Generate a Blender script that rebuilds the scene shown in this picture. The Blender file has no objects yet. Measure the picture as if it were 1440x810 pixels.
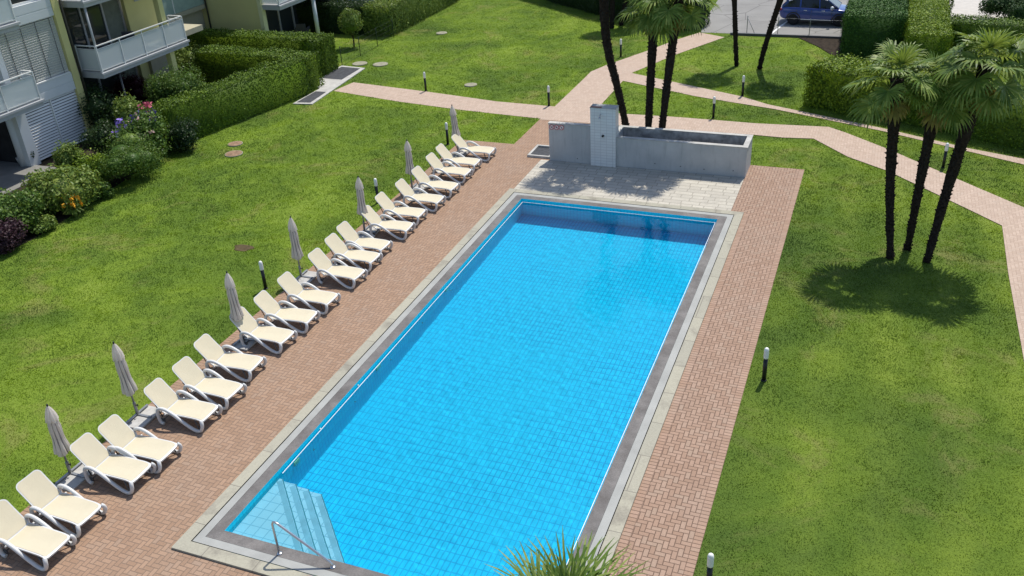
import bpy, bmesh, math, random
import numpy as np
from mathutils import Vector, Matrix

random.seed(7)
rng = np.random.default_rng(7)
SC = bpy.context.scene
COL = SC.collection
R = math.radians

# ------------------------------------------------------------------ camera
F_PX, YAW, PITCH, ROLL = 1272.90, -0.400264, 0.510625, -0.062299
CAM = np.array([11.5065, -10.7763, 13.5589])
_cy, _sy = math.cos(YAW), math.sin(YAW)
FWD = np.array([_sy * math.cos(PITCH), _cy * math.cos(PITCH), -math.sin(PITCH)])
_r0 = np.array([_cy, -_sy, 0.0])
_u0 = np.cross(_r0, FWD)
RGT = math.cos(ROLL) * _r0 + math.sin(ROLL) * _u0
UPV = -math.sin(ROLL) * _r0 + math.cos(ROLL) * _u0


def ray(x, y):
    return FWD + RGT * (x - 720) / F_PX + UPV * (405 - y) / F_PX


def at(x, y, z=0.0):
    d = ray(x, y)
    p = CAM + d * (z - CAM[2]) / d[2]
    return float(p[0]), float(p[1])


def at_x(x, y, X):
    d = ray(x, y)
    p = CAM + d * (X - CAM[0]) / d[0]
    return float(p[1]), float(p[2])


def at_y(x, y, Y):
    d = ray(x, y)
    p = CAM + d * (Y - CAM[1]) / d[1]
    return float(p[0]), float(p[2])


cam = bpy.data.cameras.new('camera')
cam_o = bpy.data.objects.new('camera', cam)
COL.objects.link(cam_o)
cam.sensor_width = 36
cam.lens = F_PX / 1440 * 36
cam.clip_start = 0.1
cam.clip_end = 2000
M = Matrix.Identity(4)
for i in range(3):
    M[i][0], M[i][1], M[i][2], M[i][3] = RGT[i], UPV[i], -FWD[i], CAM[i]
cam_o.matrix_world = M
SC.camera = cam_o

# ------------------------------------------------------------------ light
SUN_EL, SUN_AZ = 61.0, 9.0          # azimuth from +Y towards +X
w = bpy.data.worlds.new('World')
SC.world = w
w.use_nodes = True
nt = w.node_tree
bg = nt.nodes['Background']
sky = nt.nodes.new('ShaderNodeTexSky')
sky.sky_type = 'NISHITA'
sky.sun_disc = False
sky.sun_elevation = R(SUN_EL)
sky.sun_rotation = R(SUN_AZ)
sky.altitude = 300
sky.air_density = 1.0
sky.dust_density = 1.2
nt.links.new(sky.outputs[0], bg.inputs[0])
bg.inputs[1].default_value = 0.14
sl = bpy.data.lights.new('sun', 'SUN')
sl.energy = 4.3
sl.angle = R(0.55)
sl.color = (1.0, 0.95, 0.86)
so = bpy.data.objects.new('sun', sl)
COL.objects.link(so)
to_sun = Vector((math.sin(R(SUN_AZ)) * math.cos(R(SUN_EL)), math.cos(R(SUN_AZ)) * math.cos(R(SUN_EL)), math.sin(R(SUN_EL))))
so.rotation_euler = to_sun.to_track_quat('Z', 'Y').to_euler()
so.location = (0, 40, 60)
SC.view_settings.view_transform = 'Standard'
SC.view_settings.look = 'None'
SC.view_settings.exposure = 0.2
SC.view_settings.gamma = 1
SC.view_settings.use_curve_mapping = False
SC.cycles.use_denoising = True
SC.cycles.max_bounces = 10
SC.cycles.diffuse_bounces = 4
SC.cycles.glossy_bounces = 3
SC.cycles.transparent_max_bounces = 12
SC.cycles.caustics_reflective = False
SC.cycles.caustics_refractive = True
SC.cycles.sample_clamp_indirect = 4.0
sl.cycles.is_caustics_light = True


# ------------------------------------------------------------------ material helpers
def srgb(r, g, b):
    f = lambda c: (c / 255 / 12.92) if c / 255 <= 0.04045 else ((c / 255 + 0.055) / 1.055) ** 2.4
    return (f(r), f(g), f(b), 1.0)


class NT:
    def __init__(s, name):
        s.mat = bpy.data.materials.new(name)
        s.mat.use_nodes = True
        s.t = s.mat.node_tree
        s.bsdf = s.t.nodes['Principled BSDF']
        s.out = s.t.nodes['Material Output']

    def n(s, typ, **kw):
        nd = s.t.nodes.new(typ)
        for k, v in kw.items():
            setattr(nd, k, v)
        return nd

    def link(s, a, b):
        s.t.links.new(a, b)

    def put(s, sock, v):
        if isinstance(v, bpy.types.NodeSocket):
            s.link(v, sock)
        else:
            sock.default_value = v

    def m(s, op, a, b=0.0, c=0.0):
        nd = s.n('ShaderNodeMath', operation=op)
        for i, v in enumerate((a, b, c)):
            s.put(nd.inputs[i], v)
        return nd.outputs[0]

    def pos(s):
        g = s.n('ShaderNodeNewGeometry')
        sp = s.n('ShaderNodeSeparateXYZ')
        s.link(g.outputs['Position'], sp.inputs[0])
        return g.outputs['Position'], sp.outputs[0], sp.outputs[1], sp.outputs[2]

    def objpos(s):
        g = s.n('ShaderNodeTexCoord')
        return g.outputs['Object']

    def noise(s, vec, scale, detail=3.0, rough=0.55, dist=0.0):
        nd = s.n('ShaderNodeTexNoise')
        s.put(nd.inputs['Vector'], vec)
        nd.inputs['Scale'].default_value = scale
        nd.inputs['Detail'].default_value = detail
        nd.inputs['Roughness'].default_value = rough
        nd.inputs['Distortion'].default_value = dist
        return nd.outputs[0]

    def ramp(s, fac, stops):
        nd = s.n('ShaderNodeValToRGB')
        s.put(nd.inputs[0], fac)
        els = nd.color_ramp.elements
        while len(els) < len(stops):
            els.new(0.5)
        for e, (p, c) in zip(els, stops):
            e.position = p
            e.color = c if len(c) == 4 else (*c, 1.0)
        return nd.outputs[0]

    def mix(s, fac, a, b, typ='MIX'):
        nd = s.n('ShaderNodeMix', data_type='RGBA', blend_type=typ)
        s.put(nd.inputs[0], fac)
        for sock, v in ((nd.inputs[6], a), (nd.inputs[7], b)):
            if not isinstance(v, bpy.types.NodeSocket) and len(v) == 3:
                v = (*v, 1.0)
            s.put(sock, v)
        return nd.outputs[2]

    def smooth(s, v, lo, hi):
        nd = s.n('ShaderNodeMapRange', interpolation_type='SMOOTHSTEP')
        s.put(nd.inputs[0], v)
        nd.inputs[1].default_value = lo
        nd.inputs[2].default_value = hi
        return nd.outputs[0]

    def bump(s, h, strength=0.4, dist=0.01):
        nd = s.n('ShaderNodeBump')
        nd.inputs['Strength'].default_value = strength
        nd.inputs['Distance'].default_value = dist
        s.put(nd.inputs['Height'], h)
        s.link(nd.outputs[0], s.bsdf.inputs['Normal'])
        return nd.outputs[0]

    def base(s, v, rough=0.6, spec=0.4, metal=0.0):
        if not isinstance(v, bpy.types.NodeSocket) and len(v) == 3:
            v = (*v, 1.0)
        s.put(s.bsdf.inputs['Base Color'], v)
        s.put(s.bsdf.inputs['Roughness'], rough)
        s.bsdf.inputs['Specular IOR Level'].default_value = spec
        s.bsdf.inputs['Metallic'].default_value = metal
        return s.mat

    def white(s, a, b, c=0.0):
        cb = s.n('ShaderNodeCombineXYZ')
        for i, v in enumerate((a, b, c)):
            s.put(cb.inputs[i], v)
        nd = s.n('ShaderNodeTexWhiteNoise')
        s.link(cb.outputs[0], nd.inputs['Vector'])
        return nd.outputs['Value']


def plain(name, c, rough=0.5, spec=0.4, metal=0.0, var=0.12, scale=3.0, bump=0.0, bscale=60.0):
    """a painted / moulded surface with soft wear"""
    t = NT(name)
    p = t.pos()[0]
    n1 = t.noise(p, scale, 4, 0.6)
    lo = tuple(x * (1 - var) for x in c[:3])
    hi = tuple(min(1, x * (1 + var)) for x in c[:3])
    col = t.ramp(n1, [(0.3, lo), (0.7, hi)])
    if bump:
        t.bump(t.noise(p, bscale, 3), bump, 0.004)
    return t.base(col, rough, spec, metal)


def brick_mat(name, cols, grout, soldier=0, dirt=0.35, edges=()):
    """herringbone pavers 0.24 x 0.12 m laid square to the pool; soldier 1/2 = border course along y/x"""
    t = NT(name)
    p, x, y, z = t.pos()
    U = 0.109
    # tiny irregularity of laying
    if soldier:
        a, b = (y, x) if soldier == 1 else (x, y)
        u = t.m('DIVIDE', a, U)
        i = t.m('FLOOR', u)
        fx = t.m('FRACT', u)
        d = t.m('MINIMUM', fx, t.m('SUBTRACT', 1.0, fx))
        for ed_ in edges:
            d = t.m('MINIMUM', d, t.m('DIVIDE', t.m('ABSOLUTE', t.m('SUBTRACT', b, ed_)), U * 0.9))
        idn = t.white(i, float(soldier), 3.0)
    else:
        wob = t.noise(p, 1.3, 2)
        wob = t.m('MULTIPLY', t.m('SUBTRACT', wob, 0.5), 0.10)
        u = t.m('ADD', t.m('DIVIDE', x, U), wob)
        v = t.m('ADD', t.m('DIVIDE', y, U), wob)
        i, j = t.m('FLOOR', u), t.m('FLOOR', v)
        fx, fy = t.m('FRACT', u), t.m('FRACT', v)
        k = t.m('FLOORED_MODULO', t.m('SUBTRACT', i, j), 4.0)
        eq = lambda n: t.m('COMPARE', k, float(n), 0.4)
        e0, e1, e2, e3 = eq(0), eq(1), eq(2), eq(3)
        d = t.m('MINIMUM',
                t.m('MINIMUM', t.m('MULTIPLY_ADD', e1, 9.0, fx), t.m('MULTIPLY_ADD', e0, 9.0, t.m('SUBTRACT', 1.0, fx))),
                t.m('MINIMUM', t.m('MULTIPLY_ADD', e2, 9.0, fy), t.m('MULTIPLY_ADD', e3, 9.0, t.m('SUBTRACT', 1.0, fy))))
        idn = t.white(t.m('SUBTRACT', i, e1), t.m('SUBTRACT', j, e2), t.m('ADD', e0, e1))
    g = t.smooth(d, 0.035, 0.115)
    c = t.ramp(idn, [(0.0, cols[0]), (0.45, cols[1]), (0.8, cols[2]), (1.0, cols[3])])
    fine = t.noise(p, 45, 4, 0.7)
    c = t.mix(0.35, c, t.ramp(fine, [(0.3, (0.3, 0.3, 0.3)), (0.7, (1, 1, 1))]), 'MULTIPLY')
    big = t.noise(p, 0.45, 4, 0.6)
    c = t.mix(t.m('MULTIPLY', t.smooth(big, 0.45, 0.75), dirt), c, t.mix(0.6, c, (0.30, 0.25, 0.21)))
    c = t.mix(g, grout, c)
    t.bump(t.m('MULTIPLY_ADD', fine, 0.15, g), 0.55, 0.008)
    return t.base(c, 0.8, 0.25)


def leaf_mat(name, c1, c2, c3, trans=0.25, rough=0.45):
    t = NT(name)
    p = t.pos()[0]
    g = t.n('ShaderNodeNewGeometry')
    rnd = g.outputs['Random Per Island']
    c = t.ramp(rnd, [(0.0, c1), (0.55, c2), (1.0, c3)])
    n1 = t.noise(p, 1.6, 3)
    c = t.mix(t.m('MULTIPLY', t.smooth(n1, 0.4, 0.7), 0.4), c, t.mix(0.5, c, c3))
    t.base(c, rough, 0.18)
    tr = t.n('ShaderNodeBsdfTranslucent')
    t.put(tr.inputs[0], t.mix(0.5, c, (min(.9, c3[0] * 1.3), min(.9, c3[1] * 1.3), c3[2] * (0.6 if c3[1] > c3[0] * 1.1 else 1.2))))
    mx = t.n('ShaderNodeMixShader')
    mx.inputs[0].default_value = trans
    t.link(t.bsdf.outputs[0], mx.inputs[1])
    t.link(tr.outputs[0], mx.inputs[2])
    t.link(mx.outputs[0], t.out.inputs[0])
    return t.mat


# ------------------------------------------------------------------ mesh helpers
def tag(o, label=None, cat=None, group=None, kind=None):
    if label: o['label'] = label
    if cat: o['category'] = cat
    if group: o['group'] = group
    if kind: o['kind'] = kind
    return o


def empty(name, loc, rz=0.0):
    o = bpy.data.objects.new(name, None)
    COL.objects.link(o)
    o.location = loc
    o.rotation_euler = (0, 0, rz)
    o.empty_display_size = 0.2
    return o


class MB:
    def __init__(s):
        s.v, s.f, s.sm = [], [], []

    def add(s, vs, fs, smooth=False):
        b = len(s.v)
        s.v += [tuple(map(float, q)) for q in vs]
        s.f += [tuple(b + i for i in q) for q in fs]
        s.sm += [smooth] * len(fs)
        return s

    def box(s, x0, x1, y0, y1, z0, z1):
        vs = [(x0, y0, z0), (x1, y0, z0), (x1, y1, z0), (x0, y1, z0), (x0, y0, z1), (x1, y0, z1), (x1, y1, z1), (x0, y1, z1)]
        return s.add(vs, [(3, 2, 1, 0), (4, 5, 6, 7), (0, 1, 5, 4), (1, 2, 6, 5), (2, 3, 7, 6), (3, 0, 4, 7)])

    def obox(s, c, ax, ay, az, hx, hy, hz):
        c, ax, ay, az = Vector(c), Vector(ax).normalized(), Vector(ay).normalized(), Vector(az).normalized()
        vs = [c + ax * i * hx + ay * j * hy + az * k * hz for k in (-1, 1) for i, j in ((-1, -1), (1, -1), (1, 1), (-1, 1))]
        return s.add(vs, [(3, 2, 1, 0), (4, 5, 6, 7), (0, 1, 5, 4), (1, 2, 6, 5), (2, 3, 7, 6), (3, 0, 4, 7)])

    def poly(s, pts, z):
        return s.add([(p[0], p[1], z) for p in pts], [tuple(range(len(pts)))])

    def prism(s, pts, z0, z1):
        n = len(pts)
        vs = [(p[0], p[1], z0) for p in pts] + [(p[0], p[1], z1) for p in pts]
        fs = [tuple(reversed(range(n))), tuple(range(n, 2 * n))] + [(i, (i + 1) % n, n + (i + 1) % n, n + i) for i in range(n)]
        return s.add(vs, fs)

    def tube(s, pts, r, seg=10, cap=True):
        P = [Vector(p) for p in pts]
        n = len(P)
        rs = r if isinstance(r, (list, tuple)) else [r] * n
        rings = []
        up = None
        for i in range(n):
            tg = (P[min(i + 1, n - 1)] - P[max(i - 1, 0)]).normalized()
            if up is None:
                up = Vector((0, 0, 1)) if abs(tg.z) < 0.9 else Vector((1, 0, 0))
            a = tg.cross(up)
            if a.length < 1e-6:
                a = tg.orthogonal()
            a.normalize()
            b = a.cross(tg).normalized()
            up = b
            rings.append([P[i] + (a * math.cos(k * 2 * math.pi / seg) + b * math.sin(k * 2 * math.pi / seg)) * rs[i] for k in range(seg)])
        vs = [q for rg in rings for q in rg]
        fs = [(i * seg + k, i * seg + (k + 1) % seg, (i + 1) * seg + (k + 1) % seg, (i + 1) * seg + k) for i in range(n - 1) for k in range(seg)]
        s.add(vs, fs, True)
        if cap:
            b = len(s.v) - len(vs)
            s.f += [tuple(b + k for k in reversed(range(seg))), tuple(b + (n - 1) * seg + k for k in range(seg))]
            s.sm += [False, False]
        return s

    def lathe(s, prof, seg=16, c=(0, 0, 0), smooth=True):
        n = len(prof)
        vs = [(c[0] + r * math.cos(2 * math.pi * k / seg), c[1] + r * math.sin(2 * math.pi * k / seg), c[2] + z) for r, z in prof for k in range(seg)]
        fs = [(i * seg + k, i * seg + (k + 1) % seg, (i + 1) * seg + (k + 1) % seg, (i + 1) * seg + k) for i in range(n - 1) for k in range(seg)]
        s.add(vs, fs, smooth)
        b = len(s.v) - len(vs)
        s.f += [tuple(b + k for k in reversed(range(seg))), tuple(b + (n - 1) * seg + k for k in range(seg))]
        s.sm += [False, False]
        return s

    def build(s, name, mat, parent=None, bevel=0.0, loc=None):
        me = bpy.data.meshes.new(name)
        me.from_pydata(s.v, [], s.f)
        me.polygons.foreach_set('use_smooth', s.sm)
        me.materials.append(mat)
        me.update()
        o = bpy.data.objects.new(name, me)
        COL.objects.link(o)
        if parent: o.parent = parent
        if loc: o.location = loc
        if bevel:
            b = o.modifiers.new('bevel', 'BEVEL')
            b.width = bevel
            b.segments = 2
            b.limit_method = 'ANGLE'
        return o


def np_mesh(name, V, faces_n, mat, parent=None, smooth=False, extra=None):
    """V (n,3); every face has faces_n consecutive vertices; extra = (verts, faces list) appended"""
    V = np.asarray(V, dtype=np.float32).reshape(-1, 3)
    nf = len(V) // faces_n
    loops = np.arange(len(V), dtype=np.int32)
    starts = np.arange(nf, dtype=np.int32) * faces_n
    if extra is not None:
        ev, ef = extra
        base = len(V)
        V = np.vstack([V, np.asarray(ev, dtype=np.float32)])
        el, es, cur = [], [], len(loops)
        for f in ef:
            es.append(cur)
            el += [base + i for i in f]
            cur += len(f)
        loops = np.concatenate([loops, np.array(el, dtype=np.int32)])
        starts = np.concatenate([starts, np.array(es, dtype=np.int32)])
    me = bpy.data.meshes.new(name)
    me.vertices.add(len(V))
    me.vertices.foreach_set('co', V.ravel())
    me.loops.add(len(loops))
    me.loops.foreach_set('vertex_index', loops)
    me.polygons.add(len(starts))
    me.polygons.foreach_set('loop_start', starts)
    me.materials.append(mat)
    me.update(calc_edges=True)
    me.validate()
    o = bpy.data.objects.new(name, me)
    COL.objects.link(o)
    if parent: o.parent = parent
    return o


def copy_tree(o, parent=None):
    c = o.copy()
    COL.objects.link(c)
    if parent: c.parent = parent
    for ch in list(o.children):
        copy_tree(ch, c)
    return c


def unit(a):
    return a / np.maximum(np.linalg.norm(a, axis=-1, keepdims=True), 1e-9)


def leaf_quads(P, N, size, aspect=0.55, spread=0.9, var=0.35, rg=rng):
    n = len(P)
    nn = unit(N + spread * rg.normal(size=(n, 3)))
    t = unit(np.cross(nn, rg.normal(size=(n, 3))))
    b = np.cross(nn, t)
    L = (size * (1 + var * rg.uniform(-1, 1, n)))[:, None]
    W = L * aspect * 0.5
    o = P - t * L * 0.5
    q = np.stack([o, o + t * L * 0.5 + b * W + nn * L * 0.08, o + t * L, o + t * L * 0.5 - b * W + nn * L * 0.08], 1)
    return q.reshape(-1, 3)


def vnoise(x, y, scale, seed):
    """smooth value noise on numpy arrays, 0..1"""
    r = np.random.default_rng(seed).random((256, 256))
    u, v = x * scale + 1000.3, y * scale + 1000.7
    i, j = np.floor(u).astype(int), np.floor(v).astype(int)
    f, g = u - i, v - j
    f, g = f * f * (3 - 2 * f), g * g * (3 - 2 * g)
    a, b, c, d = r[i % 256, j % 256], r[(i + 1) % 256, j % 256], r[i % 256, (j + 1) % 256], r[(i + 1) % 256, (j + 1) % 256]
    return (a * (1 - f) + b * f) * (1 - g) + (c * (1 - f) + d * f) * g


def inside(x, y, poly):
    res = np.zeros(len(x), bool)
    n = len(poly)
    for i in range(n):
        x1, y1 = poly[i]
        x2, y2 = poly[(i + 1) % n]
        if y1 == y2: continue
        cond = ((y1 > y) != (y2 > y)) & (x < (x2 - x1) * (y - y1) / (y2 - y1) + x1)
        res ^= cond
    return res


# ------------------------------------------------------------------ materials
m_white = plain('white_plastic', (0.60, 0.60, 0.59), 0.35, 0.4, var=0.04)
m_cream = None
t = NT('cream_sling')
p = t.objpos()
wv = t.n('ShaderNodeTexWave', wave_type='BANDS', bands_direction='Y')
t.link(p, wv.inputs['Vector'])
wv.inputs['Scale'].default_value = 60
c = t.mix(t.m('MULTIPLY', wv.outputs[0], 0.10), (0.585, 0.525, 0.385), (0.53, 0.475, 0.345))
c = t.mix(0.25, c, t.ramp(t.noise(p, 3, 3), [(0.3, (0.75, 0.75, 0.75)), (0.7, (1, 1, 1))]), 'MULTIPLY')
t.bump(wv.outputs[0], 0.15, 0.003)
m_cream = t.base(c, 0.65, 0.3)
m_dkgrey = plain('dark_grey_plastic', (0.08, 0.08, 0.085), 0.5)
m_black = plain('black_paint', (0.012, 0.013, 0.015), 0.4)
m_lampwhite = plain('opal_lamp_glass', (0.78, 0.79, 0.77), 0.3, 0.5, var=0.03)
m_steel = plain('brushed_steel', (0.55, 0.55, 0.56), 0.25, 0.5, metal=0.9, var=0.05)
m_polegrey = plain('grey_pole_metal', (0.30, 0.31, 0.32), 0.4, metal=0.5)
m_slabgrey = plain('grey_concrete_slab', (0.42, 0.41, 0.39), 0.85, 0.2, var=0.2, scale=5, bump=0.3)
m_canvas = leaf_mat('taupe_canvas', (0.78, 0.705, 0.65), (0.80, 0.725, 0.67), (0.82, 0.75, 0.70), 0.5, 0.85)
m_canvas_dk = plain('grey_canvas_stripe', (0.27, 0.24, 0.235), 0.85, 0.15, var=0.1, scale=6)
m_soil_shade = plain('dark_soil_and_shade', (0.035, 0.027, 0.020), 0.95, 0.1, var=0.5, scale=6, bump=0.8, bscale=25)  # soil of bed and planter; also colours the shade wedge below the parking
m_asphalt = None
t = NT('pale_asphalt')
p = t.pos()[0]
c = t.ramp(t.noise(p, 0.35, 5, 0.6), [(0.3, (0.22, 0.215, 0.205)), (0.7, (0.29, 0.285, 0.27))])
c = t.mix(0.3, c, t.ramp(t.noise(p, 60, 3), [(0.3, (0.5, 0.5, 0.5)), (0.7, (1, 1, 1))]), 'MULTIPLY')
crk = t.n('ShaderNodeTexVoronoi', feature='DISTANCE_TO_EDGE')
t.link(p, crk.inputs['Vector'])
crk.inputs['Scale'].default_value = 0.28
c = t.mix(t.smooth(crk.outputs[0], 0.0, 0.012), (0.13, 0.125, 0.12), c)
m_asphalt = t.base(c, 0.9, 0.2)

BR = [(0.315, 0.200, 0.132), (0.35, 0.225, 0.150), (0.385, 0.25, 0.168), (0.35, 0.24, 0.17)]
m_brick = brick_mat('brick_paving', BR, (0.185, 0.13, 0.095))
m_sold_y = brick_mat('brick_border_course', BR, (0.13, 0.085, 0.06), 1)
BR2 = [(0.45, 0.34, 0.265), (0.49, 0.375, 0.295), (0.53, 0.41, 0.325), (0.47, 0.37, 0.295)]
m_brick_r = brick_mat('pale_brick_paving', [(0.325, 0.21, 0.148), (0.36, 0.237, 0.17), (0.39, 0.265, 0.195), (0.36, 0.255, 0.188)], (0.115, 0.072, 0.052))
m_sold_r = brick_mat('pale_brick_border', [(0.345, 0.225, 0.157), (0.38, 0.25, 0.182), (0.415, 0.28, 0.205), (0.375, 0.26, 0.19)], (0.115, 0.072, 0.052), 1, edges=(7.965, 8.16, 9.37, 9.56))
m_path = brick_mat('pink_path_paving', BR2, (0.36, 0.265, 0.205), dirt=0.12)


def slab_mat(name, c1, c2, c3, bw, bh, mortar=0.02, mcol=(0.30, 0.28, 0.24), stain=0.5):
    t = NT(name)
    p = t.pos()[0]
    b = t.n('ShaderNodeTexBrick')
    t.link(p, b.inputs['Vector'])
    b.offset = 0.37
    b.offset_frequency = 2
    b.squash = 0.62
    b.squash_frequency = 3
    for k, v in (('Scale', 1.0), ('Mortar Size', mortar * 0.5), ('Mortar Smooth', 0.3), ('Bias', 0.0), ('Brick Width', bw), ('Row Height', bh)):
        b.inputs[k].default_value = v
    b.inputs['Color1'].default_value = (*c1, 1)
    b.inputs['Color2'].default_value = (*c2, 1)
    b.inputs['Mortar'].default_value = (*mcol, 1)
    n1 = t.noise(p, 1.1, 5, 0.65)
    n2 = t.noise(p, 24, 4, 0.7)
    c = t.mix(t.m('MULTIPLY', t.smooth(n1, 0.5, 0.7), stain), b.outputs['Color'], c3)
    c = t.mix(0.5, c, t.ramp(n2, [(0.3, (0.62, 0.62, 0.62)), (0.7, (1, 1, 1))]), 'MULTIPLY')
    t.bump(t.m('SUBTRACT', t.m('MULTIPLY', n2, 0.25), b.outputs['Fac']), 0.5, 0.008)
    return t.base(c, 0.85, 0.2)


m_slabs = slab_mat('stone_terrace_slabs', (0.54, 0.505, 0.43), (0.45, 0.42, 0.36), (0.36, 0.335, 0.285), 0.66, 0.27, 0.04, (0.34, 0.315, 0.265), 0.5)
m_beige = slab_mat('beige_coping_stone', (0.405, 0.385, 0.305), (0.36, 0.345, 0.28), (0.23, 0.21, 0.175), 1.25, 1.25, 0.02, (0.22, 0.2, 0.17), 0.75)
m_gutter = plain('light_gutter_grating', (0.31, 0.315, 0.30), 0.7, 0.3, var=0.12, scale=1.5, bump=0.2)
t = NT('dark_granite')
p = t.pos()[0]
c = t.ramp(t.noise(p, 1.7, 5, 0.7), [(0.3, (0.115, 0.105, 0.10)), (0.5, (0.165, 0.155, 0.15)), (0.72, (0.235, 0.22, 0.21))])
c = t.mix(0.6, c, t.ramp(t.noise(p, 55, 3), [(0.3, (0.45, 0.45, 0.45)), (0.7, (1, 1, 1))]), 'MULTIPLY')
m_granite = t.base(c, 0.7, 0.3)

# pool tiles
def pool_mat(name, c1, c2, line, tw=0.125, tl=0.25, lw=0.07, wob=0.005, plane='xy'):
    t = NT(name)
    p, x, y, z = t.pos()
    if plane == 'xy':
        a, b = x, y
    else:
        a, b = t.m('ADD', x, y), z
    w1 = t.m('MULTIPLY', t.m('SUBTRACT', t.noise(p, 3.2, 2, 0.6), 0.5), wob * 2.4)
    w2 = t.m('MULTIPLY', t.m('SUBTRACT', t.noise(p, 9.0, 2, 0.6), 0.5), wob * 1.7)
    w3 = t.m('MULTIPLY', t.m('SUBTRACT', t.noise(p, 22.0, 1, 0.5), 0.5), wob * 1.1)
    ww = t.m('MULTIPLY', t.m('ADD', t.m('ADD', w1, w2), w3), t.m('MULTIPLY_ADD', t.smooth(t.noise(p, 0.22, 2), 0.38, 0.62), 1.5, 0.5))
    u = t.m('DIVIDE', t.m('ADD', a, ww), tw)
    v = t.m('DIVIDE', t.m('SUBTRACT', b, ww), tl)
    fx, fy = t.m('FRACT', u), t.m('FRACT', v)
    dx = t.m('MULTIPLY', t.m('MINIMUM', fx, t.m('SUBTRACT', 1.0, fx)), tw)
    dy = t.m('MULTIPLY', t.m('MINIMUM', fy, t.m('SUBTRACT', 1.0, fy)), tl)
    g = t.smooth(t.m('MINIMUM', dx, dy), 0.003, 0.003 + lw * 0.22)
    idn = t.white(t.m('FLOOR', u), t.m('FLOOR', v))
    patch = t.smooth(t.noise(p, 0.5, 3, 0.6), 0.3, 0.7)
    c = t.mix(t.m('MULTIPLY_ADD', idn, 0.5, t.m('MULTIPLY', patch, 0.5)), c1, c2)
    g2 = t.m('MAXIMUM', g, t.m('MULTIPLY', t.smooth(t.noise(p, 0.35, 2), 0.35, 0.65), 0.5))
    c = t.mix(g2, line, c)
    return t.base(c, 0.5, 0.2)


m_poolfloor = pool_mat('pool_floor_tiles', (0.004, 0.57, 0.90), (0.005, 0.61, 0.93), (0.0025, 0.30, 0.64))
m_poolwall = pool_mat('pool_wall_tiles', (0.006, 0.72, 0.90), (0.008, 0.76, 0.92), (0.005, 0.58, 0.80), wob=0.004, plane='w')
m_poolstep = pool_mat('pool_step_tiles', (0.66, 0.66, 0.82), (0.72, 0.70, 0.86), (0.40, 0.48, 0.64), tw=0.25, tl=0.25, wob=0.008)
m_stepedge = plain('dark_step_nosing', (0.10, 0.26, 0.34), 0.5)

t = NT('pool_water')
p, x, y, z = t.pos()
h = t.m('ADD', t.noise(p, 2.2, 4, 0.6), t.m('MULTIPLY', t.noise(p, 9.0, 3, 0.6), 0.35))
bn = t.n('ShaderNodeBump')
bn.inputs['Strength'].default_value = 0.16
bn.inputs['Distance'].default_value = 0.05
t.put(bn.inputs['Height'], h)
fr = t.n('ShaderNodeFresnel')
fr.inputs['IOR'].default_value = 1.333
t.link(bn.outputs[0], fr.inputs['Normal'])
gl = t.n('ShaderNodeBsdfGlossy')
gl.inputs['Roughness'].default_value = 0.03
t.link(bn.outputs[0], gl.inputs['Normal'])
tp = t.n('ShaderNodeBsdfRefraction')
tp.inputs['IOR'].default_value = 1.333
tp.inputs['Roughness'].default_value = 0.0
tp.inputs[0].default_value = (0.60, 0.98, 0.995, 1)
mx = t.n('ShaderNodeMixShader')
t.link(fr.outputs[0], mx.inputs[0])
t.link(tp.outputs[0], mx.inputs[1])
t.link(gl.outputs[0], mx.inputs[2])
t.link(mx.outputs[0], t.out.inputs[0])
m_water = t.mat

# lawn: colour field shared by the soil-level sheet and the blades
def lawn_color(t, blades):
    p, x, y, z = t.pos()
    fl = t.n('ShaderNodeCombineXYZ')
    t.put(fl.inputs[0], x)
    t.put(fl.inputs[1], y)
    q = fl.outputs[0]
    G = [(0.078, 0.128, 0.026), (0.128, 0.195, 0.030), (0.192, 0.268, 0.036), (0.28, 0.35, 0.070)]
    a = t.m('ADD', t.m('MULTIPLY', t.noise(q, 0.22, 5, 0.60, 0.6), 0.82), t.m('MULTIPLY', t.noise(q, 1.7, 4, 0.65), 0.18))
    c = t.ramp(a, [(0.30, G[0]), (0.45, G[1]), (0.575, G[2]), (0.74, G[3])])
    dry = t.smooth(t.noise(q, 0.33, 5, 0.7, 1.0), 0.52, 0.68)
    c = t.mix(t.m('MULTIPLY', dry, 0.55), c, (0.27, 0.25, 0.095))
    # mowing stripes across the right-hand lawn, along the pool
    st = t.m('SINE', t.m('MULTIPLY', t.m('ADD', x, t.m('MULTIPLY', t.noise(q, .4, 2), .5)), 4.2))
    side_ = t.m('MULTIPLY_ADD', t.smooth(x, 7.0, 12.0), 0.26, 0.10)
    c = t.mix(t.m('MULTIPLY', t.m('MULTIPLY_ADD', st, 0.5, 0.5), side_), c, (0.07, 0.14, 0.014))
    c = t.mix(t.m('SUBTRACT', 1.0, t.smooth(x, 6.0, 13.0)), c, t.mix(1.0, c, (1.03, 1.07, 0.95), 'MULTIPLY'))
    edge = t.m('MULTIPLY', t.m('SUBTRACT', 1.0, t.smooth(t.m('ADD', x, t.m('MULTIPLY', t.noise(q, .8, 3), 1.2)), 10.3, 11.8)), t.m('MULTIPLY', t.m('GREATER_THAN', x, 9.0), t.m('SUBTRACT', 1.0, t.smooth(y, 18.5, 22.8))))
    c = t.mix(t.m('MULTIPLY', edge, 0.42), c, (0.055, 0.105, 0.022))
    return c, q


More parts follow.
